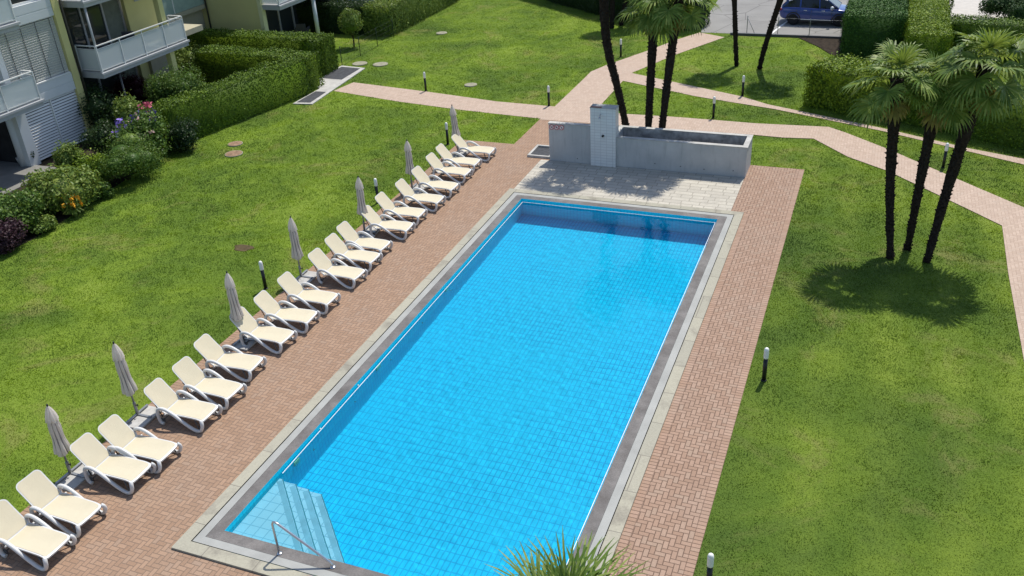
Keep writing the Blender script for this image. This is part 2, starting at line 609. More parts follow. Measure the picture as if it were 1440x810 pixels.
t = NT('lawn_ground')
c, q = lawn_color(t, False)
fine = t.noise(q, 22, 4, 0.75)
c = t.mix(0.75, c, t.ramp(fine, [(0.3, (0.35, 0.38, 0.35)), (0.7, (1, 1, 1))]), 'MULTIPLY')
t.bump(fine, 0.9, 0.03)
m_lawn = t.base(c, 0.9, 0.1)
t = NT('grass_blades')
c, q = lawn_color(t, True)
g = t.n('ShaderNodeNewGeometry')
c = t.mix(0.7, c, t.ramp(g.outputs['Random Per Island'], [(0.0, (0.7, 0.73, 0.65)), (0.5, (1, 1, 1)), (1.0, (1.35, 1.28, 1.2))]), 'MULTIPLY')
t.base(c, 0.6, 0.2)
tr = t.n('ShaderNodeBsdfTranslucent')
t.put(tr.inputs[0], t.mix(1.0, c, (1.2, 1.25, 0.6), 'MULTIPLY'))
mx = t.n('ShaderNodeMixShader')
mx.inputs[0].default_value = 0.45
t.link(t.bsdf.outputs[0], mx.inputs[1])
t.link(tr.outputs[0], mx.inputs[2])
t.link(mx.outputs[0], t.out.inputs[0])
m_blades = t.mat

m_hedge = leaf_mat('hedge_leaves', (0.030, 0.066, 0.008), (0.072, 0.135, 0.010), (0.155, 0.235, 0.016), .06, .55)
m_hedge_g = leaf_mat('deep_green_hedge_leaves', (0.020, 0.060, 0.010), (0.045, 0.115, 0.018), (0.085, 0.175, 0.028), .06, .6)
m_hedge_y = leaf_mat('bright_hedge_leaves', (0.05, 0.10, 0.008), (0.13, 0.21, 0.012), (0.24, 0.32, 0.020), .12, .55)
m_hedge_d = leaf_mat('dark_hedge_leaves', (0.014, 0.040, 0.010), (0.026, 0.066, 0.014), (0.05, 0.10, 0.02), .1, .6)
m_bush_l = leaf_mat('light_bush_leaves', (0.06, 0.115, 0.022), (0.13, 0.205, 0.038), (0.25, 0.31, 0.075))
m_bush_m = leaf_mat('green_bush_leaves', (0.035, 0.085, 0.018), (0.075, 0.145, 0.026), (0.15, 0.225, 0.042))
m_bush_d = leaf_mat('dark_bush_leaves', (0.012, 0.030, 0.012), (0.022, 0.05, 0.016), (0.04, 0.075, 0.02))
m_bush_p = leaf_mat('purple_bush_leaves', (0.025, 0.012, 0.018), (0.05, 0.022, 0.032), (0.085, 0.05, 0.06))
m_bush_r = leaf_mat('wine_red_leaves', (0.03, 0.006, 0.010), (0.055, 0.012, 0.018), (0.08, 0.02, 0.03))
m_palm = leaf_mat('palm_fronds', (0.055, 0.115, 0.020), (0.115, 0.195, 0.035), (0.28, 0.34, 0.09), 0.3, 0.45)
m_palm_dry = leaf_mat('dry_palm_fronds', (0.12, 0.11, 0.03), (0.20, 0.18, 0.05), (0.30, 0.25, 0.07), 0.2, 0.6)
m_trunk = plain('palm_trunk_fibre', (0.026, 0.020, 0.016), 0.95, 0.1, var=0.6, scale=14, bump=1.0, bscale=40)
m_wood = plain('shrub_stem', (0.06, 0.045, 0.03), 0.9, 0.1, var=0.3)
m_fl_purple = plain('purple_petals', (0.20, 0.13, 0.50), 0.7)
m_fl_pink = plain('pink_petals', (0.60, 0.13, 0.20), 0.7)
m_fl_pale = plain('pale_pink_petals', (0.60, 0.38, 0.36), 0.7)
m_fl_yellow = plain('yellow_petals', (0.80, 0.38, 0.015), 0.7)

m_wallwhite = plain('white_render', (0.60, 0.63, 0.64), 0.8, 0.2, var=0.05, scale=0.8)
m_wallyellow = plain('yellow_render', (0.60, 0.56, 0.25), 0.85, 0.15, var=0.05, scale=0.7)
m_wallbeige = plain('beige_render', (0.40, 0.37, 0.27), 0.85, 0.15, var=0.06)
m_shutter = plain('grey_shutter_slats', (0.56, 0.57, 0.55), 0.6, 0.3, var=0.04)
m_trim = plain('white_metal_trim', (0.70, 0.71, 0.70), 0.45, 0.4, var=0.04)
m_greytrim = plain('grey_metal_trim', (0.38, 0.39, 0.40), 0.5, 0.4, var=0.05)
m_dark = plain('dark_room', (0.03, 0.03, 0.032), 0.8, 0.2, var=0.3)
m_curtain = plain('grey_green_curtain', (0.16, 0.18, 0.15), 0.9, 0.1, var=0.15)
t = NT('window_glass')
t.base((0.035, 0.042, 0.042), 0.05, 0.6)
m_glass = t.mat
t = NT('frosted_balcony_glass')
t.base((0.70, 0.74, 0.75), 0.35, 0.5)
tp = t.n('ShaderNodeBsdfTransparent')
tp.inputs[0].default_value = (0.85, 0.88, 0.88, 1)
mx = t.n('ShaderNodeMixShader')
mx.inputs[0].default_value = 0.35
t.link(t.bsdf.outputs[0], mx.inputs[1])
t.link(tp.outputs[0], mx.inputs[2])
t.link(mx.outputs[0], t.out.inputs[0])
m_frost = t.mat

t = NT('fair_faced_concrete')
p, x, y, z = t.pos()
n1 = t.noise(p, 0.9, 5, 0.65)
st = t.n('ShaderNodeMapping')
st.inputs['Scale'].default_value = (3.0, 3.0, 0.35)
t.link(p, st.inputs[0])
n2 = t.noise(st.outputs[0], 2.2, 4, 0.65)
c = t.ramp(n1, [(0.3, (0.40, 0.405, 0.405)), (0.7, (0.52, 0.52, 0.51))])
c = t.mix(t.m('MULTIPLY', t.smooth(n2, 0.5, 0.75), 0.35), c, (0.22, 0.22, 0.215))
t.bump(t.noise(p, 30, 3), 0.25, 0.004)
m_conc = t.base(c, 0.85, 0.2)
m_conc_lt = plain('pale_concrete_top', (0.42, 0.41, 0.385), 0.85, 0.2, var=0.18, scale=3, bump=0.2)
m_conc_dirty = plain('grimy_concrete', (0.36, 0.35, 0.33), 0.9, 0.1, var=0.55, scale=3.0, bump=0.4)


def grid_mat(name, c1, c2, line, sx, sz, lw, rough=0.35):
    t = NT(name)
    p, x, y, z = t.pos()
    u, v = t.m('DIVIDE', t.m('ADD', x, t.m('MULTIPLY', y, 0.73)), sx), t.m('DIVIDE', z, sz)
    fx, fy = t.m('FRACT', u), t.m('FRACT', v)
    d = t.m('MINIMUM', t.m('MULTIPLY', t.m('MINIMUM', fx, t.m('SUBTRACT', 1.0, fx)), sx), t.m('MULTIPLY', t.m('MINIMUM', fy, t.m('SUBTRACT', 1.0, fy)), sz))
    g = t.smooth(d, lw * 0.4, lw)
    c = t.mix(t.white(t.m('FLOOR', u), t.m('FLOOR', v)), c1, c2)
    t.bump(g, 0.3, 0.004)
    return t.base(t.mix(g, line, c), rough, 0.4)


m_tile = grid_mat('white_wall_tiles', (0.66, 0.67, 0.66), (0.71, 0.72, 0.71), (0.52, 0.52, 0.52), 0.24, 0.115, 0.010)
m_grate = plain('dark_grating', (0.055, 0.058, 0.065), 0.8, 0.2, var=0.3, scale=8, bump=0.6, bscale=50)
m_cover = plain('concrete_cover', (0.27, 0.26, 0.19), 0.9, 0.2, var=0.25, scale=5)
m_iron = plain('rusty_brown_iron', (0.24, 0.155, 0.10), 0.85, 0.2, var=0.4, scale=8)

# ------------------------------------------------------------------ ground sheets
PW, PL, PO = 7.2, 17.85, 0.77        # pool width, length, coping width


def ring(mb, x0, x1, y0, y1, X0, X1, Y0, Y1, z):
    """rectangle X.. with rectangular hole x.."""
    V = [(X0, Y0, z), (X1, Y0, z), (X1, Y1, z), (X0, Y1, z), (x0, y0, z), (x1, y0, z), (x1, y1, z), (x0, y1, z)]
    mb.add(V, [(0, 1, 5, 4), (1, 2, 6, 5), (2, 3, 7, 6), (3, 0, 4, 7)])


g = MB()
ring(g, -PO + .1, PW + PO - .1, -PO + .1, PL + PO - .1, -400, 400, -200, 600, 0.0)
tag(g.build('ground', m_lawn), kind='structure')

deck = MB()
deck.poly([(-4.62, -14), (-0.76, -14), (-0.76, 18.61), (-0.64, 18.61), (-0.64, 21.78), (-0.26, 21.78), (0.62, 21.78), (0.62, 23.3), (0.62, 26.47), (-2.38, 26.47), (-2.38, 23.25), (-4.62, 23.25)], 0.006)
deck.poly([(-0.76, -14), (9.37, -14), (9.37, -0.76), (-0.76, -0.76)], 0.006)
tag(deck.build('brick_deck', m_brick), kind='structure')
deck2 = MB()
deck2.poly([(8.16, -0.76), (9.37, -0.76), (9.37, 23.15), (7.51, 23.15), (7.51, 18.61), (8.16, 18.61)], 0.006)
tag(deck2.build('brick_walkway', m_brick_r), kind='structure')
sd = MB()
sd.poly([(7.96, -0.76), (8.16, -0.76), (8.16, 18.61), (7.96, 18.61)], 0.006)
sd.poly([(9.37, -14), (9.56, -14), (9.56, 23.15), (9.37, 23.15)], 0.006)
tag(sd.build('walkway_border', m_sold_r), kind='structure')
sd = MB()
sd.poly([(-4.80, -14), (-4.62, -14), (-4.62, 23.25), (-4.80, 23.25)], 0.006)
tag(sd.build('deck_border', m_sold_y), kind='structure')

terr = MB()
terr.poly([(-0.64, 18.61), (7.51, 18.61), (7.51, 21.8), (-0.64, 21.8)], 0.010)
tag(terr.build('stone_terrace', m_slabs), kind='structure')

P_ = lambda *pp: [at(*q) for q in pp]
pathA = P_((497, 116), (600, 129), (700, 143), (780, 150)) + [(-2.25, 26.5)] + P_((759, 167), (650, 155), (560, 143), (469, 128))
pathB = [(-2.38, 26.47), (-2.30, 28.39)] + P_((820, 112), (831, 101), (852, 92), (912, 71), (953, 55.6), (984, 46), (1019, 52.6), (953, 76), (888, 103), (876, 114), (843, 150)) + [(0.62, 27.5), (0.62, 26.47)]
pathC = P_((888, 103), (1043, 136), (1079, 147), (1240, 180.5), (1362, 209), (1440, 224)) + [(26.0, 22.0), (26.0, 21.2)] + P_((1440, 232), (1240, 184.5), (1090, 154), (979, 136), (876, 114))
pathD = [(0.62, 26.47), (0.62, 27.9), at(868, 160)] + P_((951, 165), (1062, 174), (1165, 179), (1189, 187), (1248, 210), (1337, 248.5), (1441, 293)) + [(17.95, 20.3), (18.0, 10), (18.0, -14), (16.05, -14), (16.04, 12.47)] + P_((1418, 387), (1409, 318), (1322, 276), (1248, 241), (1192, 221), (1144, 195.5), (1100, 194), (1058, 190), (868, 177))
for nm, pl, z in (('garden_path', pathA, 0.010), ('garden_path', pathB, 0.014), ('garden_path', pathC, 0.018), ('garden_path', pathD, 0.022)):
    tag(MB().poly(pl, z).build(nm, m_path), kind='structure')

park = [(1.75, 43.2), (3.5, 43.2), (9.7, 42.95), (40, 42.2), (40, 90), (-4, 90), (-4, 60), (1.2, 52), (1.4, 46)]
tag(MB().poly(park, 0.010).build('parking_lot', m_asphalt), kind='structure')
tag(MB().box(3.5, 12.0, 42.82, 42.95, -0.1, 0.14).build('parking_kerb', m_dkgrey), kind='structure')
mk = MB()
mk.add([(5.62, 43.2, .014), (5.74, 43.2, .014), (6.55, 47.8, .014), (6.43, 47.8, .014)], [(0, 1, 2, 3)])
tag(mk.build('parking_marking', plain('white_road_paint', (0.7, 0.7, 0.68), 0.7)), kind='structure')
tag(MB().poly([(15.0, 47), (20, 46), (22, 60), (15.5, 60)], 0.018).build('paved_yard', plain('pale_yard_paving', (0.46, 0.43, 0.39), 0.85, var=0.1)), kind='structure')
bed = [(-15.75, 5.5)] + P_((0, 360), (60, 330), (145, 275), (230, 215), (275, 185)) + [(-17.8, 25), (-18, 30.5), (-30, 31), (-30, 5)]
tag(MB().poly(bed, 0.008).build('planting_bed', m_soil_shade), kind='structure')
tag(MB().poly([(12.0, 38), (13.0, 38), (13.0, 50), (12.6, 50)], 0.008).build('soil_and_shade_patch', m_soil_shade), kind='structure')

# ------------------------------------------------------------------ pool
mb = MB()
ring(mb, -0.49, PW + 0.49, -0.49, PL + 0.49, -PO, PW + PO, -PO, PL + PO, 0.055)
X0, X1, Y0, Y1 = -PO, PW + PO, -PO, PL + PO
mb.add([(X0, Y0, -.2), (X1, Y0, -.2), (X1, Y1, -.2), (X0, Y1, -.2), (X0, Y0, .055), (X1, Y0, .055), (X1, Y1, .055), (X0, Y1, .055)],
       [(0, 1, 5, 4), (1, 2, 6, 5), (2, 3, 7, 6), (3, 0, 4, 7)])
cop = tag(mb.build('pool_coping', m_beige), kind='structure')
mb = MB()
ring(mb, -0.28, PW + 0.28, -0.28, PL + 0.28, -0.468, PW + 0.468, -0.468, PL + 0.468, 0.048)
mb.build('gutter_grating', m_gutter, cop)
mb = MB()
ring(mb, 0, PW, 0, PL, -0.275, PW + 0.275, -0.275, PL + 0.275, 0.046)
mb.build('granite_edging', m_granite, cop)

DZ, WZ = -1.38, -0.075
mb = MB()
prof = [(0, DZ), (5, DZ), (16.3, DZ + .02), (PL, DZ + .04)]
for (ya, za), (yb, zb) in zip(prof, prof[1:]):
    mb.add([(0, ya, za), (PW, ya, za), (PW, yb, zb), (0, yb, zb)], [(0, 1, 2, 3)])
bas = tag(mb.build('pool_basin', m_poolfloor), kind='structure')
mb = MB()
mb.add([(0, 0, -1.6), (0, PL, -1.6), (0, PL, .046), (0, 0, .046)], [(0, 1, 2, 3)])
mb.add([(PW, 0, -1.6), (PW, PL, -1.6), (PW, PL, .046), (PW, 0, .046)], [(3, 2, 1, 0)])
mb.add([(0, PL, -1.6), (PW, PL, -1.6), (PW, PL, .046), (0, PL, .046)], [(0, 1, 2, 3)])
mb.add([(0, 0, -1.6), (PW, 0, -1.6), (PW, 0, .046), (0, 0, .046)], [(3, 2, 1, 0)])
mb.build('pool_wall', m_poolwall, bas)
mb = MB()
e, f_ = 0.055, 0.068
zt0, zt1 = WZ - .002, WZ + .018
mb.box(e, f_, 2.05, PL - f_, zt0, zt1).box(PW - f_, PW - e, f_, PL - f_, zt0, zt1)
mb.box(e, PW - e, PL - f_ + .0005, PL - e, zt0, zt1).box(3.1, PW - e, e, f_ - .0005, zt0, zt1)
mb.build('waterline_trim', plain('white_waterline_trim', (0.8, 0.83, 0.84), 0.4), bas)
# corner steps
cuts = [(1.95, -0.25), (2.30, -0.44), (2.64, -0.63), (2.98, -0.82)]
ymax = 1.98
st_o = None
ed, tb = MB(), MB()
for n, (c_, zt) in enumerate(cuts):
    yy = ymax + 0.05 * n
    xa = c_ - yy + 0.12 * 1
    poly = [(0.002, 0.002), (c_, 0.002), (max(xa, 0.05) , yy), (0.002, yy)]
    s_ = MB().prism(poly, DZ + .001 * n, zt).build('pool_step', m_poolstep, bas)
    a, b = Vector((c_, 0.02, zt)), Vector((max(xa, 0.05), yy, zt))
    dr = (b - a).normalized()
    nr = Vector((dr.y, -dr.x, 0))
    if nr.x < 0: nr = -nr
    tb.obox((a + b) / 2 - nr * 0.085 + Vector((0, 0, 0.0015)), dr, nr, (0, 0, 1), (b - a).length / 2 - 0.03, 0.06, 0.0015)
    ed.obox((a + b) / 2 + Vector((0, 0, -0.02)), dr, nr, (0, 0, 1), (b - a).length / 2, 0.012, 0.03)
ed.build('step_nosing', m_stepedge, bas)
tb.build('tread_band', plain('grey_tread_tiles', (0.42, 0.48, 0.62), 0.6), bas)
pl_mat = plain('pool_lamp_yellow', (0.5, 0.6, 0.35), 0.3)
for px_, py_ in ((418, 655), (532, 521), (628, 411)):
    yy, zz = at_x(px_, py_, 0.0)
    zz = max(min(zz, -.2), -.5)
    MB().box(0.002, 0.03, yy - 0.11, yy + 0.11, zz - 0.09, zz + 0.09).build('pool_lamp', pl_mat, bas, 0.01)
for px_, py_ in ((450, 603), (503, 542), (443, 644), (501, 577), (551, 517), (595, 465), (634, 419)):
    yy, zz = at_x(px_, py_, 0.0)
    MB().box(0.002, 0.03, yy - 0.022, yy + 0.022, zz - 0.02, zz + 0.02).build('pool_inlet', m_white, bas, 0.01)
NX_, NY_ = 180, 440
gx, gy = np.meshgrid(np.linspace(0.0005, PW - .0005, NX_), np.linspace(0.0005, PL - .0005, NY_), indexing='ij')
hz = (vnoise(gx, gy, 1.3, 61) - .5) * .006 + (vnoise(gx + gy * .2, gy, 3.7, 62) - .5) * .0042 + (vnoise(gx + gy * .3, gy, 8.0, 63) - .5) * .0019
vw = np.stack([gx, gy, WZ + hz], -1).reshape(-1, 3)
idx = np.arange(NX_ * NY_).reshape(NX_, NY_)
fw = np.stack([idx[:-1, :-1], idx[1:, :-1], idx[1:, 1:], idx[:-1, 1:]], -1).reshape(-1, 4)
mb = MB()
mb.add(vw.tolist(), fw.tolist(), True)
wo_ = tag(mb.build('pool_water', m_water), kind='structure')
wo_.cycles.is_caustics_caster = True
for q in [bas] + list(bas.children): q.cycles.is_caustics_receiver = True

# handrail
ha, hb = at(393, 778, .05), at(468, 797, .05)
hr = tag(empty('handrail', (ha[0], ha[1], 0.046)), 'bent steel handrail over the pool steps', 'handrail')
dx, dy = hb[0] - ha[0], hb[1] - ha[1]
tp_ = at(382, 731, 0.93)
ox, oy = 0, 0.02
MB().tube([(0, 0, 0), (0, 0, .80), (0.02 * dx, 0.02 * dy, .86), (0.06 * dx, 0.06 * dy, .88), (0.12 * dx, .12 * dy, .84), (0.96 * dx, .96 * dy, .12), (dx, dy, .05), (dx, dy, 0)], 0.024, 10).build('rail_tube', m_steel, hr)
for q in ((0, 0), (dx, dy)):
    MB().lathe([(0.06, 0), (0.06, .012), (.03, .02)], 14, (q[0], q[1], 0)).build('floor_flange', m_steel, hr)

# ------------------------------------------------------------------ sun loungers
def rounded(x0, x1, hw, r, n=5, r0=None):
    """outline in the (x, y) plane, rounded at both ends"""
    r0 = r if r0 is None else r0
    pts = []
    for cx, cy, rr, a0 in ((x1 - r, hw - r, r, 0), (x0 + r0, hw - r0, r0, 90), (x0 + r0, -hw + r0, r0, 180), (x1 - r, -hw + r, r, 270)):
        for k in range(n + 1):
            a = R(a0 + 90 * k / n)
            pts.append((cx + rr * math.cos(a), cy + rr * math.sin(a)))
    return pts


def panel(outline, fn, thick):
    """slab following fn(x,y)->(x,z) with given outline"""
    mb = MB()
    n = len(outline)
    # strips across the width
    xs = sorted(set(round(p[0], 4) for p in outline))
    def width(x):
        best = 0
        for i in range(n):
            a, b = outline[i], outline[(i + 1) % n]
            if min(a[0], b[0]) - 1e-6 <= x <= max(a[0], b[0]) + 1e-6:
                if abs(a[0] - b[0]) < 1e-6: best = max(best, abs(a[1]), abs(b[1]))
                else:
                    tt = (x - a[0]) / (b[0] - a[0])
                    best = max(best, abs(a[1] + (b[1] - a[1]) * tt))
        return best
    x0, x1 = xs[0], xs[-1]
    grid = sorted(set(xs + [x0 + (x1 - x0) * k / 14 for k in range(15)]))
    rows = []
    NY = 6
    for x in grid:
        wd = width(x)
        rows.append([(x, -wd + 2 * wd * k / NY) for k in range(NY + 1)])
    vs = []
    for off in (0, -thick):
        for row in rows:
            for (x, y) in row:
                X, Z = fn(x, y)
                vs.append((X, y, Z + off))
    m_, k_ = len(rows), NY + 1
    fs = []
    for i in range(m_ - 1):
        for j in range(NY):
            a = i * k_ + j
            fs.append((a, a + k_, a + k_ + 1, a + 1))
            b = a + m_ * k_
            fs.append((b + 1, b + k_ + 1, b + k_, b))
    def side(idx):
        for a, b in zip(idx, idx[1:]):
            fs.append((a, b, b + m_ * k_, a + m_ * k_))
    side([i * k_ for i in range(m_)][::-1])
    side([i * k_ + NY for i in range(m_)])
    side(list(range(0, k_)))
    side(list(range((m_ - 1) * k_, m_ * k_))[::-1])
    mb.add(vs, fs, False)
    return mb


def make_lounger(ang=47):
    root = empty('sun_lounger', (0, 0, 0))
    ca, sa = math.cos(R(ang)), math.sin(R(ang))
    HX, HZ = -1.17, 0.345                      # hinge
    seat_fn = lambda x, y: (x, 0.37 - 0.05 * max(0, (x + 0.22) / 0.22) ** 2 - 0.025 * math.exp(-((x + 1.1) / .18) ** 2) - 0.012 * (1 - (y / .3) ** 2))
    back_fn = lambda x, y: (HX - ca * x + 0.10 * sa * (x / .78) ** 2 * 0.6, HZ + sa * x + 0.0 - 0.012 * (1 - (y / .3) ** 2))
    up = lambda fn, dz: (lambda x, y: (fn(x, y)[0], fn(x, y)[1] + dz))
    panel(rounded(-1.17, 0.0, 0.335, 0.06, 4, 0.03), seat_fn, 0.035).build('seat_frame', m_white, root)
    panel(rounded(-1.15, -0.04, 0.305, 0.05, 4, 0.03), up(seat_fn, 0.006), 0.02).build('seat_sling', m_cream, root)
    panel(rounded(0.0, 0.80, 0.325, 0.14, 6, 0.03), back_fn, 0.035).build('backrest_frame', m_white, root)
    panel(rounded(0.02, 0.77, 0.298, 0.125, 6, 0.03), up(back_fn, 0.007), 0.02).build('backrest_sling', m_cream, root)
    for s in (-1, 1):
        y = s * 0.375
        pts = [(-0.03, s * .33, .335), (0.00, s * .36, .29), (0.0, y, .20), (-0.05, y, .09), (-0.14, y, .035), (-0.26, y, .045), (-0.40, y, .11), (-0.62, y, .25), (-0.82, y, .39),
               (-0.98, y, .475), (-1.12, y, .505), (-1.24, y, .48), (-1.30, y, .40), (-1.32, y, .28), (-1.31, y, .14), (-1.27, y, .06), (-1.20, y, .035)]
        P = [Vector(q) for q in pts]
        sm = []
        for i in range(len(P) - 1):
            p0, p1, p2, p3 = P[max(i - 1, 0)], P[i], P[i + 1], P[min(i + 2, len(P) - 1)]
            for k in range(3):
                u = k / 3
                sm.append(0.5 * ((2 * p1) + (p2 - p0) * u + (2 * p0 - 5 * p1 + 4 * p2 - p3) * u * u + (3 * p1 - p0 - 3 * p2 + p3) * u ** 3))
        sm.append(P[-1])
        MB().tube(sm, 0.044, 8).build('arm_loop', m_white, root)
        MB().tube([(-1.10, s * .33, .32), (-1.10, y, .33)], 0.022, 8).build('arm_bracket', m_white, root)
        wh = MB()
        wh.tube([(-1.28, s * 0.30, .075), (-1.28, s * 0.345, .075)], 0.075, 14).build('wheel', m_dkgrey, root)
        MB().tube([(-0.25, s * .31, .345), (-0.15, s * .34, .05)], 0.018, 8).build('front_leg', m_dkgrey, root)
    for s in (-1, 1):
        MB().tube([(-1.55, s * 0.22, 0.62), (-1.35, s * 0.22, 0.10)], 0.014, 8).build('back_prop', m_dkgrey, root)
    MB().tube([(-1.28, -0.345, .075), (-1.28, 0.345, .075)], 0.014, 8).build('axle', m_dkgrey, root)
    return root


L_FEET = [(100, 758), (143, 714), (214, 656), (252, 628), (309, 574), (343, 544), (372, 506), (415, 469), (448, 441), (476, 416), (513, 382), (535, 359), (550, 342), (583, 316), (600, 297), (625, 278), (645, 260), (664, 240), (676, 226), (697, 210)]
L_LABEL = [
    'cream sun lounger at the near end of the poolside row, partly out of frame',
    'cream sun lounger just before the nearest parasol, its backrest half in shadow',
    'cream sun lounger just past the nearest parasol, third from the near end',
    'cream sun lounger just before the second parasol, large shadow on its backrest',
    'cream sun lounger just past the second parasol from the near end of the row',
    'cream sun lounger midway between the second and third parasols from the near end',
    'cream sun lounger just before the third parasol from the near end, arm shaded',
    'cream sun lounger just past the third parasol, eighth from the near end',
    'cream sun lounger with a black bollard standing right behind its backrest',
    'cream sun lounger just before the fourth parasol, tenth from the near end',
    'cream sun lounger just past the fourth parasol, eleventh from the near end',
    'cream sun lounger midway between the fourth and fifth parasols from the near end',
    'cream sun lounger just before the fifth parasol, thirteenth from the near end',
    'cream sun lounger just past the fifth parasol, seventh from the far end',
    'cream sun lounger midway between the fifth and sixth parasols, sixth from the far end',
    'cream sun lounger just before the sixth parasol, fifth from the far end',
    'cream sun lounger just past the sixth parasol, fourth from the far end',
    'cream sun lounger third from the far end of the row, near the concrete wall',
    'cream sun lounger second from the far end, just before the farthest parasol',
    'cream sun lounger at the far end of the row, beside the brick corner',
]
LG = 'sun loungers in a row along the pool'
proto = make_lounger()
for i, (px_, py_) in enumerate(L_FEET):
    o = proto if i == 0 else copy_tree(proto)
    x, y = at(px_, py_, 0.30)
    o.location = (x - 0.02 + random.uniform(-.02, .02), y - 0.30, 0.008)
    o.rotation_euler.z = R(random.uniform(-3.5, 3.5) + 1.0)
    tag(o, L_LABEL[i], 'sun lounger', LG)

# ------------------------------------------------------------------ closed parasols
def make_parasol(seed=0):
    root = empty('closed_parasol', (0, 0, 0))
    rg = random.Random(seed)
    sl_ = MB()
    sl_.box(-0.06, 0.42, -0.42, 0.36, 0, 0.055)
    sl_.build('base_slab', m_slabgrey, root, 0.008)
    MB().box(-0.05, 0.38, -0.025, 0.025, 0.056, 0.085).box(-0.025, 0.025, -0.38, 0.34, 0.087, 0.112).lathe([(0.035, .06), (.035, .42), (.03, .43)], 12).build('cross_foot', m_polegrey, root)
    MB().lathe([(0.021, .1), (0.021, 2.12)], 10).build('pole', m_polegrey, root)
    MB().tube([(0.03, 0, .36), (0.09, 0, .36)], 0.012, 8).tube([(0.09, 0, .33), (0.09, 0, .40)], 0.012, 8).build('clamp_handle', m_black, root)
    # folded cloth: eight pleats, wrapped
    SEG, NZ = 64, 14
    zs = [0.74 + (1.80 - 0.74) * k / NZ for k in range(NZ + 1)]
    vs = []
    ph = [rg.uniform(-.25, .25) for _ in range(8)]
    for k, z in enumerate(zs):
        u = k / NZ
        r0 = 0.155 * (1 - u) + 0.085 * u + 0.012 * math.sin(u * 9 + seed)
        for j in range(SEG):
            a = 2 * math.pi * j / SEG
            pl_ = abs(math.sin(4 * (a + 0.25 * ph[int(a / (2 * math.pi) * 8) % 8] + 0.35 * u)))
            rr = r0 * (0.70 + 0.36 * pl_ ** 0.7)
            zz = z + (0.03 * math.sin(3 * a + seed) + 0.03 * pl_ if k == 0 else 0)
            vs.append((rr * math.cos(a), rr * math.sin(a), zz))
    fs = [(k * SEG + j, k * SEG + (j + 1) % SEG, (k + 1) * SEG + (j + 1) % SEG, (k + 1) * SEG + j) for k in range(NZ) for j in range(SEG)]
    MB().add(vs, fs, True).build('folded_canopy', m_canvas, root)
    mb = MB()
    vs = []
    prof = [(0.125, 1.765), (0.11, 1.86), (0.085, 1.97), (0.05, 2.08), (0.018, 2.15)]
    for k, (r_, z) in enumerate(prof):
        for j in range(32):
            a = 2 * math.pi * j / 32
            s_ = abs(math.sin(4 * a))
            rr = r_ * (0.82 + 0.25 * s_)
            vs.append((rr * math.cos(a), rr * math.sin(a), z - (0.05 * s_ if k == 0 else 0)))
    fs = [(k * 32 + j, k * 32 + (j + 1) % 32, (k + 1) * 32 + (j + 1) % 32, (k + 1) * 32 + j) for k in range(4) for j in range(32)]
    mb.add(vs, fs, True).build('vent_cap', m_canvas, root)
    vs2, fs2 = [], []
    mb = MB()
    for j in range(8):
        a = 2 * math.pi * (j + 0.02) / 8
        pts = []
        for k in range(NZ + 1):
            u = k / NZ
            r0 = 0.155 * (1 - u) + 0.085 * u
            aa = a - 0.35 * u
            pts.append((r0 * 0.80 * math.cos(aa), r0 * 0.80 * math.sin(aa), zs[k]))
        mb.tube(pts, [0.014] * len(pts), 5)
    mb.build('canopy_fold', m_canvas_dk, root)
    MB().lathe([(0.014, 2.14), (0.022, 2.17), (0.012, 2.21)], 10).build('finial', m_black, root)
    return root


U_BASE = [(100, 668), (195, 586), (342, 479), (424, 391), (513, 327), (580, 267), (645, 215)]
U_TOP = [(59, 574), (160, 480), (318, 382), (408, 304), (504, 247), (571, 197), (635, 147)]
U_LABEL = ['closed taupe parasol nearest the camera, behind the second and third loungers',
           'closed taupe parasol with crumpled cloth, second from the near end of the row',
           'closed taupe parasol third from the near end, between the seventh and eighth loungers',
           'closed taupe parasol fourth along the row, past the lounger with a bollard behind',
           'closed taupe parasol third from the far end of the row',
           'closed taupe parasol second from the far end of the row',
           'closed taupe parasol at the far end, in front of a black bollard']
up_ = make_parasol(1)
for i, (b_, tpx) in enumerate(zip(U_BASE, U_TOP)):
    o = up_ if i == 0 else copy_tree(up_)
    x, y = at(*b_)
    # solve the height so that the finial meets the photograph
    best = min((abs(at(tpx[0], tpx[1], 1.7 + .01 * k)[1] - y), 1.7 + .01 * k) for k in range(80))[1]
    o.location = (x, y, 0.008)
    s_ = max(min(best / 2.21, 1.08), 0.93)
    o.scale = (1.12, 1.12, s_)
    tx, ty = at(tpx[0], tpx[1], 2.21 * s_)
    o.rotation_euler = (R(random.uniform(-1, 1)), R(max(-4, min(4, math.degrees(math.atan2(tx - x, 2.2))))), R(random.uniform(0, 0.1)))
    tag(o, U_LABEL[i], 'parasol', 'closed parasols behind the loungers')

